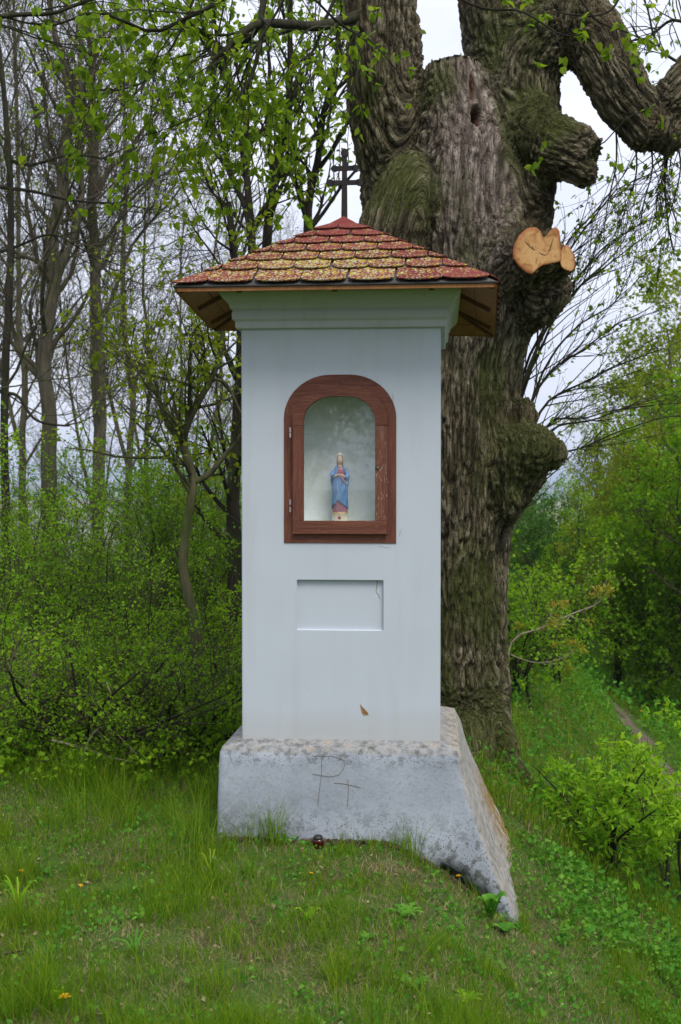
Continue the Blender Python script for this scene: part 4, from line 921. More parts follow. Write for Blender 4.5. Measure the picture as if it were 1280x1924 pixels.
# ------------------------------------------------------------------ growing things
def pts_tree(name, base, label, cat, group, mains, rads, bark, leafm, spec, K=22, Sm=9, seed=1, leafk=None, part_twigs='branches'):
    """mains: list of (n,3) world polylines; spec: list of grow() dicts level by level"""
    rng = np.random.default_rng(seed)
    o = empty(name, base, label, cat, group)
    off = -np.asarray(base); tr = MB(); P0 = []; R0 = []
    for pts, (ra, rb) in zip(mains, rads):
        c_ = curve(pts, K); r_ = np.linspace(ra, rb, K)*(1 + .10*(vnoise(c_*3, 5) - .5)); P0.append(c_); R0.append(r_)
        c_[1:-1] += (np.stack([vnoise(c_[1:-1]*2.2, 11 + k) for k in range(3)], -1) - .5)*.10*min(1, ra*12)
    P0 = np.array(P0); R0 = np.array(R0); tubes(P0 + off, R0, Sm, mb=tr); tr.build('trunk', bark, o, tint=False)
    tw = MB(); lf = MB(); Pp, Rp = P0, R0; srcs = [P0]
    for k, s in enumerate(spec['lv']):
        s = dict(s); n = s.pop('n'); S_ = s.pop('S', 4 if k == 0 else 3); f_ = s.pop('from', -1)
        par = srcs[f_] if f_ != -1 else Pp
        Pn, Rn = grow(Pp, Rp, n, rng, **s); tubes(Pn + off, Rn, S_, mb=tw); Pp, Rp = Pn, Rn; srcs.append(Pn)
    if tw.n: tw.build(part_twigs, spec.get('twigm', bark), o, tint=False, kind='stuff')
    for L_ in spec['leaf']:
        L_ = dict(L_); n = L_.pop('n'); on = L_.pop('on', -1); tm = L_.pop('tm', (.2, 1)); tip = L_.pop('tip', .3); msk = L_.pop('where', None)
        if n <= 0: continue
        a_, d_ = anchors(srcs[on], n, rng, tm, tip)
        if msk is not None: k_ = msk(a_); a_, d_ = a_[k_], d_[k_]
        leaves(lf, a_ + off, d_, rng=rng, **L_)
    if lf.n: lf.build('foliage', leafm, o, kind='stuff')
    return o
def clone(o, loc, rz=0.0, sc=1.0, label=None, group=None):
    r = o.copy(); COL.objects.link(r); r.location = loc; r.rotation_euler = (0, 0, rz); r.scale = (sc,)*3
    if label: r['label'] = label
    if group: r['group'] = group
    for ch in list(o.children):
        c_ = ch.copy(); COL.objects.link(c_); c_.parent = r
    return r
def trunk_line(px_pts, D, drop=True):
    """a stem through photograph columns at its own distance, rooted in the ground"""
    q = [P(x_, y_, D if len(t_) == 0 else t_[0]) for x_, y_, *t_ in px_pts]
    if drop: b = q[0].copy(); b[2] = tz(b[0], b[1]) - .08; q = [b] + (q if q[0][2] - b[2] > .25 else q[1:])
    return np.array(q)

# --- linden twigs with young leaves (they belong to the old linden)
def linden_part(seed, mains, rads, lv, leaf, K=16, nm='branch'):
    rng = np.random.default_rng(seed); P0 = []; R0 = []
    for pts, (ra, rb) in zip(mains, rads):
        c_ = curve(np.array([P(*q) for q in pts]), K); c_[1:] += (np.stack([vnoise(c_[1:]*4, 11 + k) for k in range(3)], -1) - .5)*.06
        P0.append(c_); R0.append(np.linspace(ra, rb, K))
    for c_, r_ in zip(P0, R0): tubes(c_[None] - TB, r_[None], 7).build(nm, BARK_DARK, linden, tint=False)
    P0 = np.array(P0); R0 = np.array(R0); tw = MB(); lf = MB(); Pp, Rp = P0, R0; srcs = [P0]
    for k, s in enumerate(lv):
        s = dict(s); n = s.pop('n'); Pp, Rp = grow(Pp, Rp, n, rng, **s); tubes(Pp - TB, Rp, 4, mb=tw); srcs.append(Pp)
    if tw.n: tw.build('twigs', BARK_DARK, linden, tint=False, kind='stuff')
    for L_ in leaf:
        L_ = dict(L_); n = L_.pop('n'); on = L_.pop('on', -1); a_, d_ = anchors(srcs[on], n, rng, L_.pop('tm', (.2, 1)), L_.pop('tip', .3)); leaves(lf, a_ - TB, d_, rng=rng, **L_)
    lf.build('foliage', LEAF_LINDEN, linden, kind='stuff')
# overhead boughs reaching out over the shrine
linden_part(3, [[(690, 20, 7.2), (640, 44, 7.1), (570, 62, 7.0), (500, 44, 6.9), (450, 66, 6.8), (420, 100, 6.8), (404, 116, 6.8)],
                [(500, 44, 6.9), (478, 92, 6.8), (462, 140, 6.8), (440, 190, 6.7)],
                [(520, -60, 7.0), (500, 10, 6.95), (480, 60, 6.9), (430, 95, 6.9), (380, 60, 6.8), (330, 40, 6.7)],
                [(470, -40, 6.3), (380, 20, 6.3), (300, 50, 6.3), (200, 30, 6.2), (90, 45, 6.2), (-20, 20, 6.1)],
                [(-60, 60, 6.0), (20, 25, 6.1), (120, 20, 6.2), (230, -20, 6.3), (300, -60, 6.4)],
                [(640, -50, 7.2), (600, 60, 7.1), (560, 150, 7.0), (500, 230, 6.9), (470, 300, 6.9)],
                [(380, -40, 6.7), (330, 80, 6.7), (270, 150, 6.7), (200, 170, 6.7), (140, 220, 6.7)],
                [(560, -60, 6.6), (470, 90, 6.6), (400, 190, 6.6), (330, 230, 6.6), (260, 250, 6.6)]],
            [(.036, .014), (.018, .006), (.022, .006), (.013, .004), (.014, .005), (.012, .003), (.008, .002), (.008, .002)],
            [dict(n=110, L=(.4, 1.0), ang=(25, 65), up=-.03, wander=.16, rrel=.45, K=7, rmin=.0028, tm=(.05, 1)),
             dict(n=420, L=(.15, .5), ang=(25, 60), up=-.05, wander=.2, rrel=.6, K=5, rmin=.0016)],
            [dict(n=1150, size=(.032, .056), per=2, kind='heart', droop=.55, spread=.6, clump=.006, width=.34), dict(n=170, on=1, tip=.1, size=(.032, .055), per=2, kind='heart', droop=.5, spread=.6, clump=.006, width=.34)])
# twigs hanging in front of the bole
linden_part(5, [[(560, -30, 6.1), (640, 40, 6.1), (700, 80, 6.1), (760, 150, 6.1)], [(600, 0, 6.0), (670, 60, 6.0), (716, 110, 6.0)],
                [(820, -30, 6.2), (900, 10, 6.2), (980, 20, 6.2), (1060, 60, 6.2), (1110, 50, 6.2)], [(1180, -40, 6.3), (1150, 20, 6.3), (1075, 25, 6.3), (1020, 15, 6.3)],
                [(980, 236, 6.6), (1010, 255, 6.55), (1045, 290, 6.5), (1110, 305, 6.45)], [(1060, -30, 6.3), (1120, 30, 6.3), (1180, 60, 6.3), (1240, 90, 6.3)],
                [(1130, 270, 6.7), (1180, 220, 6.7), (1225, 205, 6.7)]],
            [(.007, .003), (.005, .002), (.008, .003), (.007, .003), (.004, .0015), (.007, .003), (.004, .002)],
            [dict(n=46, L=(.1, .35), ang=(25, 70), up=-.1, wander=.15, rrel=.5, K=5, rmin=.0014)],
            [dict(n=95, size=(.028, .05), per=2, kind='heart', droop=.6, spread=.6, clump=.005, width=.34)])
# long shoots springing from the bole, drooping over the valley side
mm = []; rr_ = []
rg = np.random.default_rng(12)
for y0, dy in ((720, -330), (700, -260), (690, -300), (740, -230), (760, -180), (660, -290), (780, -120), (800, -60), (640, -360), (850, -90), (900, -130), (600, -330)):
    D0 = rg.uniform(7.4, 8.4); x1 = rg.uniform(1180, 1340); yy = y0 + rg.uniform(-20, 20)
    mm.append([(975, yy + 60, D0), (1030, yy + dy*.28, D0 + .1), (1090, yy + dy*.55, D0 + .2), (1160, yy + dy*.8, D0 + .3), (x1, yy + dy*1.0, D0 + .4)]); rr_.append((.010, .0025))
for x0 in (1185, 1240, 1272, 1215, 1150): mm.append([(x0, 180, 7.2), (x0 + 8, 300, 7.2), (x0 - 6, 380, 7.2), (x0 - 16 + rg.uniform(-20, 20), 470, 7.2)]); rr_.append((.007, .002))
linden_part(8, mm, rr_, [dict(n=230, L=(.3, .9), ang=(12, 40), up=.03, wander=.09, rrel=.55, K=7, rmin=.0024, tm=(.05, .95)), dict(n=520, L=(.12, .4), ang=(20, 45), up=.04, wander=.14, rrel=.6, K=4, rmin=.0015)],
            [dict(n=520, size=(.018, .038), per=2, kind='heart', droop=.2, spread=.6, clump=.004, width=.3, tip=.7)])
linden_part(9, [[(1330, 60, 7.2), (1270, 40, 7.3), (1210, 70, 7.4), (1180, 40, 7.4)], [(1350, 140, 7.2), (1250, 90, 7.2), (1200, -20, 7.3)], [(1380, 40, 7.3), (1290, 180, 7.3), (1250, 330, 7.4), (1262, 480, 7.4)]],
            [(.012, .004)]*3, [dict(n=80, L=(.3, .8), ang=(25, 60), up=-.02, wander=.15, rrel=.5, K=6, rmin=.002), dict(n=180, L=(.12, .3), ang=(20, 50), up=0, wander=.15, rrel=.6, K=4, rmin=.0014)],
            [dict(n=260, size=(.02, .042), per=2, kind='heart', droop=.3, spread=.6, clump=.004, width=.32, tip=.6)])

# --- generic woods
BARE = dict(twigm=BARK_TWIG, lv=[dict(n=34, L=(1.2, 3.0), ang=(28, 62), up=.16, wander=.16, rrel=.42, K=8, S=5, tm=(.22, .98), rmin=.008), dict(n=230, L=(.6, 1.4), ang=(25, 60), up=.10, wander=.2, rrel=.5, K=6, rmin=.0045),
                                 dict(n=2600, L=(.25, .75), ang=(25, 60), up=.08, wander=.22, rrel=.6, K=4, rmin=.0022)],
            leaf=[dict(n=500, size=(.03, .05), per=2, clump=.02)])
LEAFY = dict(twigm=BARK_TWIG, lv=[dict(n=40, L=(1.0, 2.4), ang=(30, 70), up=.12, wander=.16, rrel=.5, K=8, S=5, tm=(.12, .98), rmin=.008), dict(n=300, L=(.4, 1.1), ang=(30, 60), up=.05, wander=.2, rrel=.55, K=5, rmin=.004),
                                  dict(n=1300, L=(.2, .5), ang=(30, 60), up=.03, wander=.2, rrel=.6, K=4, rmin=.0025)],
             leaf=[dict(n=3400, size=(.045, .08), per=3, clump=.05, droop=.3)])
def wood_spec(base, leaves_n=None, **k):
    s = dict(base); 
    if leaves_n is not None: s['leaf'] = [dict(base['leaf'][0], n=leaves_n, **k)]
    return s
ths = 'beyond the thicket'
# two tall grey trees, each with its own lean
t1 = pts_tree('bare_tree', V(*G(92, 13)), 'tall grey tree, forked halfway up, dark and thick at its foot behind the thicket', 'tree', 'tall bare trees behind the thicket',
    [trunk_line([(92, 900), (94, 800), (88, 700), (97, 560), (102, 470), (112, 378), (120, 310), (128, 240), (127, 165), (118, 110), (102, 50), (90, -60)], 13)[:], trunk_line([(103, 540), (116, 500), (134, 460), (150, 400), (152, 300), (150, 150), (160, 0), (170, -120)], 13, False)],
    [(.09, .028), (.04, .016)], BARK_GREY, LEAF_MAPLE, wood_spec(BARE, 500), K=30, seed=11)
t2 = pts_tree('bare_tree', V(*G(183, 14)), 'straight tall grey tree with a rising side limb, next to the forked one', 'tree', 'tall bare trees behind the thicket',
    [trunk_line([(186, 900), (186, 700), (182, 560), (179, 480), (178, 378), (175, 275), (174, 206), (172, 137), (168, 80), (160, 0), (158, -120)], 14), trunk_line([(182, 370), (205, 320), (240, 285), (262, 255), (290, 215), (330, 170)], 14, False), trunk_line([(180, 470), (215, 430), (250, 370), (300, 330), (360, 320)], 14, False)],
    [(.078, .034), (.035, .012), (.028, .008)], BARK_GREY, LEAF_MAPLE, wood_spec(BARE, 500), K=30, seed=12)
t3 = pts_tree('bare_tree', V(*G(12, 11)), 'dark bare tree with level boughs near the frame edge behind the thicket', 'tree', 'tall bare trees behind the thicket',
    [trunk_line([(10, 900), (14, 700), (22, 500), (20, 350), (8, 200), (-10, 60), (-30, -80)], 11), trunk_line([(14, 300), (60, 310), (130, 292), (200, 300), (270, 330)], 11, False), trunk_line([(0, 352), (60, 360), (130, 375), (210, 382), (290, 395)], 11, False),
     trunk_line([(-20, 480), (40, 460), (100, 440), (160, 470), (230, 500)], 11, False), trunk_line([(-30, 690), (0, 735), (35, 745), (70, 790), (130, 800)], 11, False)],
    [(.042, .018), (.018, .006), (.018, .006), (.016, .005), (.022, .008)], BARK_DARK, LEAF_MAPLE, wood_spec(BARE, 260), K=26, seed=13)
# a slender generic bare tree to repeat
gb = np.array([V(0, 0, -.2), V(.06, 0, 1.5), V(-.05, .1, 3.2), V(.12, 0, 5), V(.02, .1, 7), V(.15, 0, 9)])
t4 = pts_tree('bare_tree', V(0, 0, 0), 'slender bare grey tree in the twiggy wood', 'tree', 'slender bare trees in the wood', [gb, np.array([V(.0, 0, 2.2), V(.3, .1, 3.4), V(.45, .3, 5), V(.8, .2, 7.5)])], [(.065, .016), (.035, .009)], BARK_GREY, LEAF_MAPLE, BARE, seed=14)
t5 = pts_tree('bare_tree', V(0, 0, 0), 'upswept twiggy grey tree in the wood behind the thicket', 'tree', 'upswept bare trees in the wood', [gb*V(-1.6, 2, .95), np.array([V(.0, 0, 1.2), V(-.4, .1, 3), V(-.6, .3, 5), V(-.9, .2, 7.5)])], [(.07, .016), (.04, .009)], BARK_TWIG, LEAF_MAPLE, wood_spec(BARE, 900), seed=15)
# leafing trees
t6 = pts_tree('leafing_tree', V(0, 0, 0), 'young yellow green tree beyond the path', 'tree', 'leafing trees beyond the path', [gb*V(1, 1, .62)], [(.06, .012)], BARK_YOUNG, LEAF_MAPLE, LEAFY, seed=16)
t7 = pts_tree('leafing_tree', V(0, 0, 0), 'bushy mid green tree standing beyond the path', 'tree', 'bushy trees beyond the path', [gb*V(-1, 1, .5), gb*V(2.5, 2, .42)], [(.07, .012), (.045, .01)], BARK_DARK, LEAF_SHRUB, wood_spec(LEAFY, 4200), seed=17)
first = {id(t): True for t in (t4, t5, t6, t7)}
def where_(px, D):
    if px > 700:
        c_ = 'just past the old bole' if px < 1040 else 'behind the budding sapling' if px < 1130 else 'behind the rowan bush' if px < 1215 else 'up the bank'
        return c_ + (', close to the path' if D < 16 else ', some way beyond the path' if D < 22 else ', far beyond the path')
    c_ = ('at the picture edge' if px < 50 else 'before the tall forked tree' if px < 140 else 'before the straight tall tree' if px < 235 else 'short of the bent sapling' if px < 330 else 'round the bent sapling' if px < 410 else 'against the shrine shaft')
    if D > 14: c_ = c_.replace('before', 'well behind').replace('round', 'well behind').replace('short of', 'behind and short of').replace('against', 'far behind')
    r_ = 'thicket front' if D < 6.62 else 'second rank' if D < 7.1 else 'third rank' if D < 7.85 else 'fourth rank' if D < 8.7 else 'thicket back' if D < 14 else 'open wood' if D < 20.5 else 'far wood'
    return r_ + ', ' + c_
KIND = {}
def plant(o, px, D, rz=None, sc=1.0, **k):
    kd = KIND.setdefault(id(o), (o['label'].split(' in the ')[0].split(' beyond')[0].split(' behind')[0].split(' at the ')[0]).replace(' standing', ''))
    r = _plant(o, px, D, rz, sc, **k); r['label'] = kd + (', ' if px > 700 else ' in the ') + where_(px, D); return r
def _plant(o, px, D, rz=None, sc=1.0, **k):
    b = G(px, D); rz = RNG.uniform(0, 6.28) if rz is None else rz
    if first.get(id(o)): first[id(o)] = False; o.location = b; o.rotation_euler = (0, 0, rz); o.scale = (sc,)*3; return o
    return clone(o, b, rz, sc, **k)
for px, D, sc, w_ in ((245, 17, .95, 0), (290, 19, .8, 1), (335, 22, .8, 0), (400, 20, .8, 1), (48, 19, 1.1, 0), (-30, 21, 1.2, 1), (500, 27, .9, 0), (190, 25, 1.1, 1)):
    plant((t4, t5)[w_], px, D, sc=sc)
# multi-stemmed tree rising behind the shrine roof
ms = V(*G(520, 9.2))
pts_tree('multi_stem_tree', ms, 'many-stemmed dark tree with fresh leaves rising behind the shrine roof and iron cross', 'tree', None,
    [np.vstack([ms - V(0, 0, .1), trunk_line([(476, 640, 9.2), (472, 454, 9.2), (467, 361, 9.2), (461, 289, 9.2), (460, 216, 9.2), (428, 144, 9.2), (392, 93, 9.2), (350, 20, 9.2)], 9.2, False)]),
     np.vstack([ms - V(0, 0, .1), trunk_line([(494, 640), (503, 443), (515, 350), (531, 237), (542, 175), (546, 90), (548, 0), (552, -80)], 9.4, False)]),
     np.vstack([ms - V(0, 0, .1), trunk_line([(560, 620), (582, 412), (593, 309), (603, 216), (622, 160), (640, 60), (650, -60)], 9.6, False)]),
     trunk_line([(478, 560), (464, 407), (438, 330), (412, 258), (384, 206), (360, 150)], 9.2, False), trunk_line([(515, 350), (500, 230), (506, 120), (490, 0)], 9.4, False),
     trunk_line([(590, 330), (640, 250), (670, 190)], 9.6, False)],
    [(.036, .014), (.044, .014), (.042, .012), (.022, .008), (.02, .008), (.02, .006)], BARK_DARK, LEAF_LINDEN,
    dict(twigm=BARK_DARK, lv=[dict(n=90, L=(.6, 1.6), ang=(20, 50), up=.12, wander=.14, rrel=.5, K=7, S=5, tm=(.25, 1), rmin=.005), dict(n=480, L=(.25, .8), ang=(25, 55), up=.05, wander=.18, rrel=.55, K=5, rmin=.0028)],
         leaf=[dict(n=1500, size=(.035, .062), per=2, kind='heart', droop=.5, spread=.6, clump=.02, width=.34)]), K=24, seed=21)
# forked sapling with a bent stem, and the dark stem beside the shaft
sb = V(*G(376, 7.1))
pts_tree('forked_sapling', sb, 'olive-barked sapling with a bent stem that forks three ways above the thicket', 'tree', None,
    [trunk_line([(372, 1230), (366, 1170), (352, 1110), (344, 1060), (352, 980), (364, 905), (350, 850), (352, 815), (372, 765), (398, 705), (412, 640), (418, 580), (440, 500)], 7.1), trunk_line([(357, 880), (342, 835), (318, 800), (304, 765), (293, 720), (276, 690), (240, 670)], 7.1, False),
     trunk_line([(370, 905), (392, 893), (420, 860), (455, 815), (490, 780)], 7.1, False), trunk_line([(398, 712), (425, 722), (450, 770), (470, 800)], 7.1, False), trunk_line([(384, 735), (350, 722), (315, 712), (270, 700), (215, 660)], 7.1, False)],
    [(.036, .012), (.02, .006), (.02, .007), (.011, .005), (.012, .004)], BARK_YOUNG, LEAF_MAPLE,
    dict(lv=[dict(n=60, L=(.4, 1.1), ang=(25, 60), up=.05, wander=.16, rrel=.5, K=6, tm=(.35, 1), rmin=.003), dict(n=260, L=(.15, .5), ang=(25, 60), up=.02, wander=.2, rrel=.6, K=4, rmin=.0018)],
         leaf=[dict(n=620, size=(.022, .042), per=3, clump=.02, droop=.3)]), K=40, Sm=12, seed=22)
pts_tree('dark_stem_tree', V(*G(436, 8.2)), 'dark upright trunk half hidden behind the edge of the white shaft', 'tree', None,
    [trunk_line([(440, 1180), (434, 1060), (440, 940), (446, 820), (452, 640), (440, 500), (430, 380)], 8.2)], [(.065, .02)], BARK_DARK, LEAF_MAPLE,
    dict(lv=[dict(n=22, L=(.6, 1.4), ang=(30, 60), up=.1, wander=.15, rrel=.4, K=6, tm=(.3, 1), rmin=.004), dict(n=120, L=(.3, .7), ang=(25, 60), up=.05, wander=.2, rrel=.6, K=4, rmin=.0025)], leaf=[dict(n=300, size=(.03, .05), per=3, clump=.03)]), K=20, seed=23)

# --- shrubs
def shrub(seed, label, group, h, nst, leafm, nl, size, spread=.35, bark=BARK_DARK, name='shrub', per=3, kind='oval', tw=1.0, width=.42, n2=260):
    rng = np.random.default_rng(seed); mains = []
    for k in range(nst):
        a = rng.uniform(0, 6.28); s_ = rng.uniform(.15, 1)*spread; hh = h*rng.uniform(.6, 1)
        mains.append(np.array([V(.12*math.cos(a)*rng.random(), .12*math.sin(a)*rng.random(), -.05), V(s_*.4*math.cos(a), s_*.4*math.sin(a), hh*.35), V(s_*math.cos(a + .3), s_*math.sin(a + .3), hh*.7), V(s_*1.5*math.cos(a + .5), s_*1.5*math.sin(a + .5), hh)]))
    return pts_tree(name, V(0, 0, 0), label, 'shrub', group, mains, [(.011*tw, .003)]*nst, bark, leafm,
        dict(twigm=BARK_TWIG, lv=[dict(n=int(n2*.4), L=(.2*h, .5*h), ang=(25, 65), up=.06, wander=.18, rrel=.5, K=6, tm=(.1, 1), rmin=.0028, taper=.3), dict(n=n2*2, L=(.12, .35), ang=(25, 65), up=.03, wander=.2, rrel=.6, K=4, rmin=.0017, taper=.3)],
             leaf=[dict(n=nl, size=size, per=per, clump=.02, droop=.15, kind=kind, width=width, tip=.2)]), K=12, Sm=6, seed=seed)
sA = shrub(31, 'dense small-leaved shrub in the thicket behind the grass', 'dense shrubs of the thicket', 1.9, 8, LEAF_SHRUB, 1900, (.016, .034))
sB = shrub(32, 'loose mid green shrub in the thicket', 'loose shrubs of the thicket', 1.7, 7, LEAF_SHRUB, 1150, (.018, .036), .5)
sC = shrub(33, 'bright-tipped shrub in the thicket', 'bright-tipped shrubs of the thicket', 1.4, 6, LEAF_BRIGHT, 700, (.018, .038), .4)
sD = shrub(34, 'low bramble clump at the foot of the thicket', 'low brambles at the thicket foot', .46, 7, LEAF_SHRUB, 760, (.011, .022), .45, n2=120)
sE = shrub(35, 'dark green bush beyond the path', 'dark bushes beyond the path', 2.0, 8, LEAF_DARK, 2400, (.03, .05), .7)
first.update({id(t): True for t in (sA, sB, sC, sD, sE)})
rg = np.random.default_rng(77)
for D, n_, x0, x1, kinds in ((6.35, 7, -40, 410, 'D'), (6.8, 6, -60, 420, 'DCDB'), (7.4, 6, -80, 450, 'BCBC'), (8.2, 6, -100, 480, 'BBAC'), (9.2, 6, -120, 520, 'ABAC'), (10.6, 6, -120, 560, 'AABB'), (13, 5, -160, 600, 'AAB')):
    for k in range(n_):
        px = x0 + (x1 - x0)*(k + rg.uniform(.2, .8))/n_; kd = kinds[rg.integers(len(kinds))]; o = dict(A=sA, B=sB, C=sC, D=sD)[kd]
        dd = D + rg.uniform(-.25, .25); sc = rg.uniform(.8, 1.1)*{6.8: .42, 7.4: .58, 8.2: .78, 9.2: .92}.get(D, 1.0)
        if 315 < px < 425 and D < 8: sc *= .62
        if kd == 'D': sc = rg.uniform(.9, 1.4)
        plant(o, px, dd, sc=sc)
# beyond the path
for px, D, sc in ((1090, 17, .9), (1160, 14.5, .75), (1240, 15, .8), (1300, 14, .8), (1010, 20, 1.0), (1130, 21, 1.0), (1250, 20, 1.0), (1050, 25, 1.1), (960, 25, 1.0), (1190, 26, 1.2), (1100, 31, 1.3), (1010, 33, 1.2), (1250, 32, 1.4), (930, 36, 1.2)):
    plant(sE if (int(px) % 4) else sA, px, D, sc=sc)
for px, D, sc, w_ in ((1165, 15.5, .62, 0), (1232, 14.5, .66, 1), (1268, 17, .85, 0), (1310, 13.5, .8, 1), (1095, 19, .55, 1), (1205, 21, .75, 0), (1130, 25, .70, 0), (1320, 22, 1.1, 0), (960, 31, .6, 0), (1180, 34, .8, 1)):
    plant((t6, t7)[w_], px, D, sc=sc)
# bright shrubs either side of the trampled path
s1 = shrub(41, 'bright green leafy shrub growing close behind the old bole', None, .80, 6, LEAF_BRIGHT, 600, (.022, .042), .16); s1.location = G(975, 8.9)
s2 = shrub(42, 'bright yellow green rowan bush on the bank between the old tree and the path', None, .62, 8, LEAF_BRIGHT, 400, (.034, .058), .30, per=6, width=.22, name='rowan_bush', n2=70); b = G(1150, 6.6); s2.location = b
s3 = shrub(43, 'small bright shoot bush at the rim of the bank, smaller twin of the rowan bush', None, .8, 4, LEAF_BRIGHT, 320, (.035, .06), .35, per=5, width=.2, name='rowan_bush', n2=50); s3.location = G(1262, 6.9)
s4 = shrub(44, 'loose pale green shrub with tiny leaves beyond the bright one, beside the path', None, 1.0, 7, LEAF_SHRUB, 1300, (.022, .04), .5); s4.location = G(1030, 10.4)
# budding sapling leaning out past the bole
bb = V(*G(948, 8.6))
pts_tree('budding_sapling', bb, 'thin bare sapling leaning past the old bole with yellow and orange bud clusters', 'tree', None,
    [np.vstack([bb - V(0, 0, .05), trunk_line([(950, 1300), (962, 1205), (1020, 1178), (1080, 1150), (1120, 1135), (1142, 1112)], 8.6, False)]), trunk_line([(1022, 1178), (1034, 1160), (1036, 1145)], 8.6, False), trunk_line([(1075, 1152), (1062, 1168), (1045, 1175)], 8.55, False), trunk_line([(960, 1230), (1010, 1245), (1060, 1235), (1080, 1215)], 8.6, False)],
    [(.010, .003), (.004, .002), (.003, .0016), (.005, .0016)], TWIG_PALE, LEAF_BUD,
    dict(lv=[dict(n=26, L=(.06, .22), ang=(30, 60), up=.12, wander=.15, rrel=.5, K=4, tm=(.35, 1), rmin=.0016)], leaf=[dict(n=34, tip=1.0, size=(.03, .05), per=7, clump=.008, droop=-.3, spread=.8, width=.22), dict(n=8, on=0, tip=1.0, size=(.035, .055), per=9, clump=.01, droop=-.3, spread=.8, width=.22)]), K=16, Sm=6, seed=45)
# trees at the photographer's back, mirrored in the little pane
for (x_, y_, o_, sc) in ((-2.5, -7, t6, 1.5), (3.5, -9, t7, 1.8), (.5, -12, t6, 1.9), (-6, -11, t7, 1.9), (6.5, -14, t6, 2.0)):
    clone(o_, V(x_, y_, tz(x_, y_)), RNG.uniform(0, 6), sc, label='leafing tree reflected in the niche glass', group='trees behind the viewpoint')

# --- where two copies still share a label, say which stands nearer
from collections import defaultdict
same = defaultdict(list)
for o in list(COL.objects):
    if o.parent is None and o.get('group') and o.location.y > 0: same[o['label']].append(o)
for lab, os_ in same.items():
    if len(os_) in (2, 3):
        os_.sort(key=lambda q: q.location.y)
        for o, w_ in zip(os_, ('nearer one', 'farther one') if len(os_) == 2 else ('nearest one', 'middle one', 'farthest one')): o['label'] = lab + ', ' + w_

# ------------------------------------------------------------------ grass, herbs and litter
def in_plinth(x, y, m=0.0):
    q = (np.stack([x - SX, y - SY], -1)) @ RY[:2, :2]; z = terrain(x, y); ex = np.interp(-z, -LEV[:, 0], LEV[:, 3])
    return (q[:, 0] > -.51 - m) & (q[:, 0] < ex + m) & (q[:, 1] > -.085 - m) & (q[:, 1] < .99 + m)
def near_bole(x, y): return ((x - .66)/.42)**2 + ((y - 7.35)/.42)**2 < 1
def on_path(x, y):
    xc = np.interp(y, pc[:, 1], pc[:, 0]); return (np.abs(x - xc) < .2) & (y > 5)
def in_view(x, y, m=.15): return np.abs(x) < .2783*y*1.02 + m + .1
def scatter(n, y0, y1, rng, pw=1.0):
    y = y0 + (y1 - y0)*rng.random(n)**pw; x = (rng.random(n)*2 - 1)*(.285*y + .3); k = ~in_plinth(x, y) & ~near_bole(x, y); return x[k], y[k]
rng = np.random.default_rng(5)
def patch(x, y, s=1.4, seed=0): p = np.stack([x, y, 0*x], -1); return .6*fbm(p*s, 3, 50 + seed) + .4*fbm(p*s*4, 2, 60 + seed)
def blades(mb, x, y, h, w, rng, lean=.45, tint=None, curl=.6):
    n = len(x); z = terrain(x, y) - .004; b = np.stack([x, y, z], -1); a = rng.uniform(0, 6.28, n); l_ = rng.normal(0, 1, n)*lean
    d = np.stack([np.cos(a)*l_, np.sin(a)*l_, np.ones(n)], -1); d = norm(d); f_ = rng.uniform(0, 6.28, n); s_ = np.stack([np.cos(f_), np.sin(f_), 0*f_], -1)*(w/2)[:, None]
    h_ = h[:, None]; m_ = b + d*h_*.5; out_ = norm(np.stack([d[:, 0], d[:, 1], 0*a], -1) + 1e-6); t_ = m_ + norm(d + out_*curl*rng.random((n, 1)) - V(0, 0, .25)*rng.random((n, 1)))*h_*.5
    v = np.stack([b - s_, b + s_, m_ + s_*.8, m_ - s_*.8, t_], 1); i_ = np.arange(n)[:, None]*5
    mb.add(v, q=i_ + [0, 1, 2, 3], t=i_ + [3, 2, 4], tint=np.repeat(rng.random(n) if tint is None else tint, 5)); return mb
mb = MB(); dry = MB()
# short turf in front
x, y = scatter(150000, 3.1, 6.6, rng, 1.1); pm = patch(x, y); k = rng.random(len(x)) < np.clip((pm - .38)*5.5, .28, 1); x, y, pm = x[k], y[k], pm[k]
tall = patch(x, y, 1.1, 3); leftg = smooth(-.2, -1.3, x)*smooth(4.2, 5.4, y); rightg = smooth(.75, 1.5, x)*smooth(6, 4.5, y); ql = (np.stack([x - SX, y - SY], -1)) @ RY[:2, :2]
nearb = np.exp(-(((ql[:, 1] + .17)/.10)**2))*((np.abs(ql[:, 0]) < .62)) + .8*np.exp(-(((ql[:, 0] + .62)/.14)**2))*(ql[:, 1] > -.3)*(ql[:, 1] < 1)
barefoot = np.exp(-((ql[:, 0] + .05)/.2)**2 - ((ql[:, 1] + .14)/.07)**2)
clump = fbm(np.stack([x, y, 0*x], -1)*11, 3, 91); h = (.45 + 1.5*smooth(.40, .68, clump))*(.024 + .060*smooth(.42, .66, tall) + .035*leftg + .13*rightg + .075*nearb*smooth(.35, .6, patch(x, y, 3, 5)))*rng.uniform(.5, 1.45, len(x))*(1 - .6*barefoot)
blades(mb, x, y, h, rng.uniform(.0016, .0036, len(x)), rng, .42, tint=np.clip(rng.random(len(x))*.7 + .35*(pm - .5) + .1, 0, 1))
x, y = scatter(60000, 6.2, 15, rng, 1.2); k = ~on_path(x, y) & ((x > .2) | (y < 7.5)); x, y = x[k], y[k]
hh_ = rng.uniform(.05, .17, len(x))*np.where(x < -.3, .5, 1); blades(mb, x, y, hh_, rng.uniform(.003, .006, len(x)), rng, .4)
mb.build('grass', GRASS, kind='stuff')['label'] = 'short green grass and moss turf round the plinth'
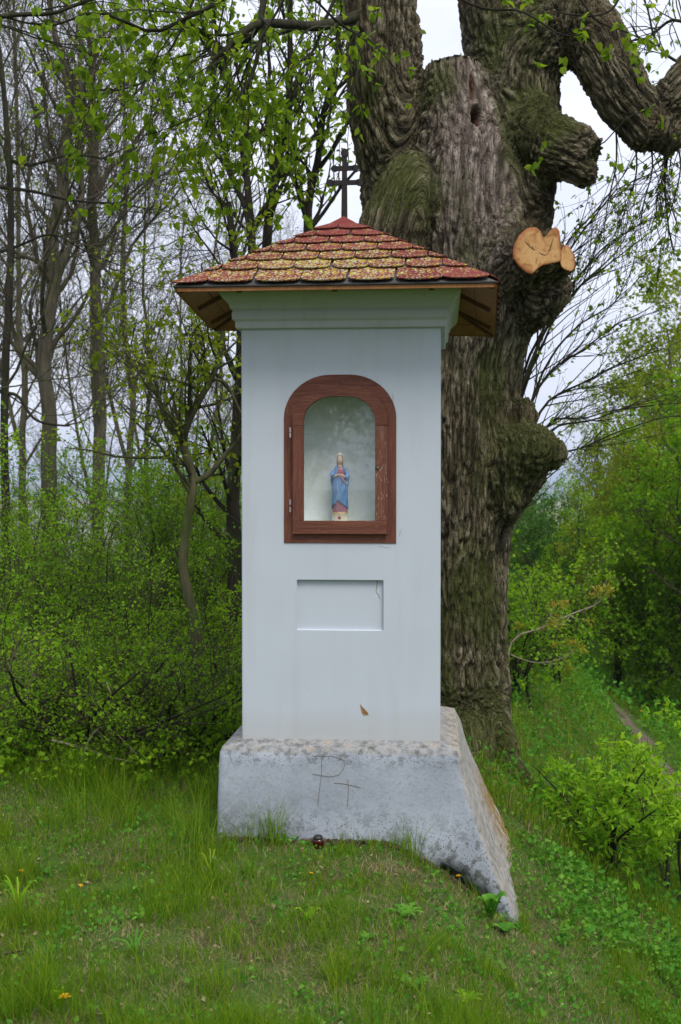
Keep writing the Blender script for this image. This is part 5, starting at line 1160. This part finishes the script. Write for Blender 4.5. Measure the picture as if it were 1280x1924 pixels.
# dry stalks lying in the turf
x, y = scatter(80000, 3.1, 6.8, rng, 1.0); pm = patch(x, y); k = rng.random(len(x)) < np.clip((.55 - pm)*6 + .15, .12, 1); x, y = x[k], y[k]
blades(dry, x, y, rng.uniform(.015, .055, len(x)), rng.uniform(.0012, .0024, len(x)), rng, 1.6, curl=1.2)
for (cx, cy, s_, n_) in ((.45, 4.0, .30, 900), (.80, 3.75, .28, 800), (.25, 3.6, .25, 500), (-.35, 4.1, .3, 500), (-.9, 4.3, .25, 350), (.2, 4.5, .25, 350), (.92, 6.15, .16, 120), (1.5, 5.9, .22, 180), (1.02, 5.35, .14, 90), (.62, 6.6, .12, 70), (1.62, 5.2, .15, 80), (-1.1, 5.9, .2, 60)):
    x = rng.normal(cx, s_, n_); y = rng.normal(cy, s_, n_); blades(dry, x, y, rng.uniform(.06, .17, n_)*(.32 if cy < 4.8 else 1), rng.uniform(.002, .0038, n_)*(.6 if cy < 4.8 else 1), rng, 1.3, curl=1.6)
dry.build('dry_grass', STRAW, kind='stuff')['label'] = 'dry straw coloured grass stalks lying in the turf'
# tiny herbs creeping through the turf, and ground cover in the shade
def cover(name, x, y, size, per, mat, zoff, rng, label, clump=.02, width=.42):
    mb = MB(); pos = np.stack([x, y, terrain(x, y) + rng.uniform(zoff[0], zoff[1], len(x))], -1); leaves(mb, pos, np.broadcast_to(V(0, 0, 1.), pos.shape), size, rng, per=per, spread=.9, droop=.1, clump=clump, width=width)
    o = mb.build(name, mat, kind='stuff'); o['label'] = label
x, y = scatter(5200, 3.1, 6.4, rng); k = rng.random(len(x)) < np.clip((patch(x, y, 2.2, 8) - .40)*5, .04, 1); cover('turf_herbs', x[k], y[k], (.010, .024), 4, WEED, (0, .02), rng, 'tiny round leaved herbs growing through the turf', .012)
x, y = scatter(9000, 6.3, 12.5, rng, .9); k = ~on_path(x, y) & ((x > .55) | (y < 9)) ; x, y = x[k], y[k]; cover('ground_cover', x, y, (.014, .034), 4, WEED, (.01, .12), rng, 'leafy green ground cover under the shrubs and along the path', .03)
x = rng.uniform(-2.4, -.45, 5200); y = rng.uniform(5.6, 8.2, 5200); kk = rng.random(5200) < smooth(5.6, 6.7, y + .5*(patch(x, y, 2, 4) - .5)*3)*.9 + .05; x, y = x[kk], y[kk]; cover('thicket_floor', x, y, (.016, .038), 4, LEAF_SHRUB, (.0, .20), rng, 'low leafy growth running from the thicket out into the grass', .03)
x, y = scatter(12000, 12, 30, rng, 1.1); k = ~on_path(x, y) & (x > 1.0); x, y = x[k], y[k]; cover('bank_cover', x, y, (.035, .07), 4, WEED, (.0, .12), rng, 'leafy green cover on the bank beyond the path', .06)
x = rng.uniform(.9, 2.0, 3600); y = rng.uniform(4.2, 6.2, 3600); kk = patch(x, y, 1.5, 9) > .60; x, y = x[kk], y[kk]; cover('bank_herbs', x, y, (.014, .034), 3, WEED, (.0, .08), rng, 'round leaved herbs on the slope near the rowan bush', .02)
mb = MB(); x, y = scatter(3600, 3.2, 8.2, rng); pos = np.stack([x, y, terrain(x, y) + .004], -1); leaves(mb, pos, np.broadcast_to(V(0, 0, 0.), pos.shape), (.008, .022), rng, per=1, spread=1, droop=0); mb.build('leaf_litter', STRAW, kind='stuff')['label'] = 'scattered bits of dead leaf in the turf'

M = Mat('contact_dark_soil'); M.set(Base__Color=M.ramp(M.noise(M.pos(), 60, 4), (.35, (.018, .012, .008)), (.65, (.10, .07, .04))), Roughness=.95); mb = MB()  # dark soil bits added as contact darkening along the eroded plinth foot
for k in range(700):
    u_ = rng.uniform(-.48, .62); v_ = -.098 - abs(rng.normal())*.022; q = V(SX, SY, 0) + RY @ V(u_, v_, 0); c_ = V(q[0], q[1], tz(q[0], q[1]) + .003); mb.box(c_, rng.uniform(.002, .007, 3)*V(1.4, 1, .7), np.linalg.qr(rng.normal(size=(3, 3)))[0])
mb.build('contact_dark_soil', M.m, flat=True, tint=False, kind='stuff')['label'] = 'dark soil crumbs added as contact darkening along the plinth foot'
# --- single plants one can point at
def herb(px, py_D, label, n, L, w, lean, mat=WEED, name='herb', seed=1, up=.5, cat='plant', jag=0.0, group=None):
    rng = np.random.default_rng(seed); b = G(px, py_D) if np.isscalar(py_D) else V(*py_D); o = empty(name, b, label, cat, group); 
    for k in range(n):
        a = k*2.4 + rng.uniform(-.3, .3); l_ = rng.uniform(*L); d = V(math.cos(a), math.sin(a), 0); K_ = 9; t = np.linspace(0, 1, K_)
        c_ = d*(t[:, None]*l_*lean) + V(0, 0, 1)*(l_*up*np.sin(t*math.pi*.62)[:, None]) ; s_ = V(-d[1], d[0], 0)
        ww = w*l_*(np.sin(np.clip(t, 0, 1)**.8*math.pi)**.8)*(1 + jag*np.where(np.arange(K_) % 2, .6, -.5)) + .0012; ww[-1] = .0004
        v = np.concatenate([c_ - s_*ww[:, None] + V(0, 0, .25)*ww[:, None], c_, c_ + s_*ww[:, None] + V(0, 0, .25)*ww[:, None]]); i_ = np.arange(K_ - 1)
        MB().add(v, np.concatenate([np.stack([i_, i_ + 1, i_ + 1 + K_, i_ + K_], 1), np.stack([i_ + K_, i_ + 1 + K_, i_ + 1 + 2*K_, i_ + 2*K_], 1)]), tint=rng.uniform(.3, .9)).build('leaf', mat, o)
    return o
herb(925, 4.62, 'broad-leaved green herb with upright leaves at the broken plinth corner', 12, (.07, .135), .15, .5, seed=2, up=.8)
herb(952, 4.55, 'small round-leaved herb just beside the broad-leaved one by the plinth corner', 8, (.05, .09), .26, .7, seed=3, up=.5)
herb(762, 4.22, 'prickly dark green thistle rosette in the turf before the plinth', 13, (.05, .09), .10, .9, seed=4, up=.35, jag=1.0, name='thistle')
herb(580, 4.10, 'pale green sprig with lobed leaves in the middle of the turf', 7, (.035, .07), .13, .7, mat=LEAF_BRIGHT, seed=5, up=.7, jag=.8)
herb(776, 3.62, 'dandelion rosette of toothed leaves low in the turf at the picture foot', 9, (.05, .09), .10, .9, mat=WEED, seed=6, up=.3, jag=1.2, name='dandelion_rosette')
herb(104, 3.36, 'single upright pale oval leaf plant beside the nearest dandelion flower', 3, (.04, .06), .36, .25, mat=LEAF_BRIGHT, seed=7, up=1.1)
herb(30, 4.2, 'tuft of long bright blades near the picture edge in the turf', 16, (.08, .15), .018, .6, mat=LEAF_BRIGHT, seed=8, up=.8, name='grass_tuft')
herb(1118, 3.9, 'bluish long-bladed tuft on the slope below the plinth corner', 9, (.09, .14), .05, .6, mat=WEED, seed=9, up=.7, name='grass_tuft')
herb(690, 3.95, 'flat clover-like rosette in the straw patch before the thistle', 10, (.03, .055), .26, .9, mat=WEED, seed=21, up=.3)
herb(395, 4.55, 'narrow dark tuft of blades in the turf short of the plinth', 16, (.06, .12), .02, .6, mat=GRASS, seed=22, up=.8, name='grass_tuft')
herb(880, 3.7, 'toothed pale rosette on the brow of the slope', 9, (.04, .07), .13, .9, mat=LEAF_BRIGHT, seed=23, up=.35, jag=1.1, name='dandelion_rosette')
herb(250, 3.75, 'broad green tuft of short blades in the open turf', 16, (.05, .10), .025, .8, mat=WEED, seed=10, up=.6, name='grass_tuft')
YEL = leaf_mat('dandelion_yellow', (.75, .42, .01), (.85, .55, .02), (.9, .65, .05), .2)
STEMM = leaf_mat('flower_stem', (.12, .20, .05), (.14, .24, .06), (.18, .28, .08), .2)
def dandelion(px, D, label, h=.05, r=.015, tilt=0, seed=1, group=None):
    b = G(px, D); o = empty('dandelion', b, label, 'flower', group); rng = np.random.default_rng(seed)
    top_ = V(rng.normal()*.008, rng.normal()*.008, h); tubes(curve(np.array([V(0, 0, -.01), V(.003, 0, h*.5), top_]), 6)[None], np.full((1, 6), .0016), 5).build('stem', STEMM, o)
    n = 42; a = rng.uniform(0, 6.28, n); el = rng.uniform(.05, 1.3, n); d = np.stack([np.cos(a)*np.cos(el), np.sin(a)*np.cos(el), np.sin(el)*.6], -1); s_ = norm(np.cross(d, V(0, 0, 1)))*.0016; L_ = (r*rng.uniform(.75, 1.1, n))[:, None]
    v = np.stack([top_ - s_*.5 + 0*d, top_ + s_*.5 + 0*d, top_ + d*L_ + s_, top_ + d*L_ - s_], 1); MB().add(v, (np.arange(n)[:, None]*4 + [0, 1, 2, 3]), tint=np.repeat(rng.random(n), 4)).build('flower_head', YEL, o)
for k, (px, py, lab, r, h) in enumerate([(115, 1876, 'yellow dandelion in the nearest turf, beside the pale oval leaf', .017, .05), (145, 1667, 'yellow dandelion flower halfway to the thicket in open turf', .012, .04), (35, 1637, 'small yellow dandelion close to the picture edge', .011, .04),
                                   (264, 1418, 'yellow dandelion standing at the foot of the thicket', .017, .09), (866, 1648, 'yellow flower under the broken edge of the plinth', .012, .05), (588, 1640, 'pale flower head in the turf before the grave candle', .008, .03),
                                   (1223, 1413, 'orange yellow dandelion on the far side of the rowan bush', .02, .09), (1208, 1338, 'dandelion beside the path beyond the rowan bush', .022, .08), (1248, 1342, 'second dandelion beside the path, near its twin', .022, .08)]):
    # walk the sight line down to the turf
    d = ray(px, py); ts = np.linspace(2.5, 22, 3000); q = V(0, 0, EYE) + d*ts[:, None]; g_ = terrain(q[:, 0], q[:, 1]) + h; hit = np.argmax(q[:, 2] < g_); dandelion(px, q[hit, 1], lab, h, r, seed=k)
# --- fallen sticks
def stick(pts, r, label, mat=TWIG_PALE, name='fallen_branch', up=.03):
    q = []
    for px, D, z_ in pts: b = G(px, D); b[2] += z_; q.append(b)
    c_ = curve(np.array(q), 18); base = c_[0].copy(); o = tubes((c_ - base)[None], np.linspace(r, r*.45, 18)[None], 6).build(name, mat, tint=False); o.location = base; tag(o, label, 'branch')
stick([(95, 5.95, .20), (160, 5.92, .17), (205, 5.9, .14), (250, 5.9, .12)], .007, 'long pale fallen branch lying level in the foot of the thicket')
stick([(150, 5.9, .12), (170, 5.9, .24), (200, 5.92, .28), (255, 5.9, .16)], .005, 'thin pale fallen branch arched over the longer one in the thicket')
stick([(88, 6.0, .02), (130, 6.0, .06), (180, 6.05, .09), (226, 6.05, .06), (240, 6.0, .0)], .007, 'grey crooked stick on the grass before the thicket', BARK_GREY)
stick([(0, 3.75, .01), (30, 3.78, .012), (58, 3.8, .01)], .003, 'thin brown twig lying in the turf near the picture edge', BARK_DARK)
stick([(196, 6.2, .46), (206, 6.18, .40), (216, 6.16, .34)], .006, 'short broken pale twig caught upright in the shrubs')
stick([(1040, 3.95, .10), (1075, 3.9, .08), (1082, 3.86, .02)], .002, 'bent straw stalk on the slope below the plinth corner', STRAW, 'straw_stalk')
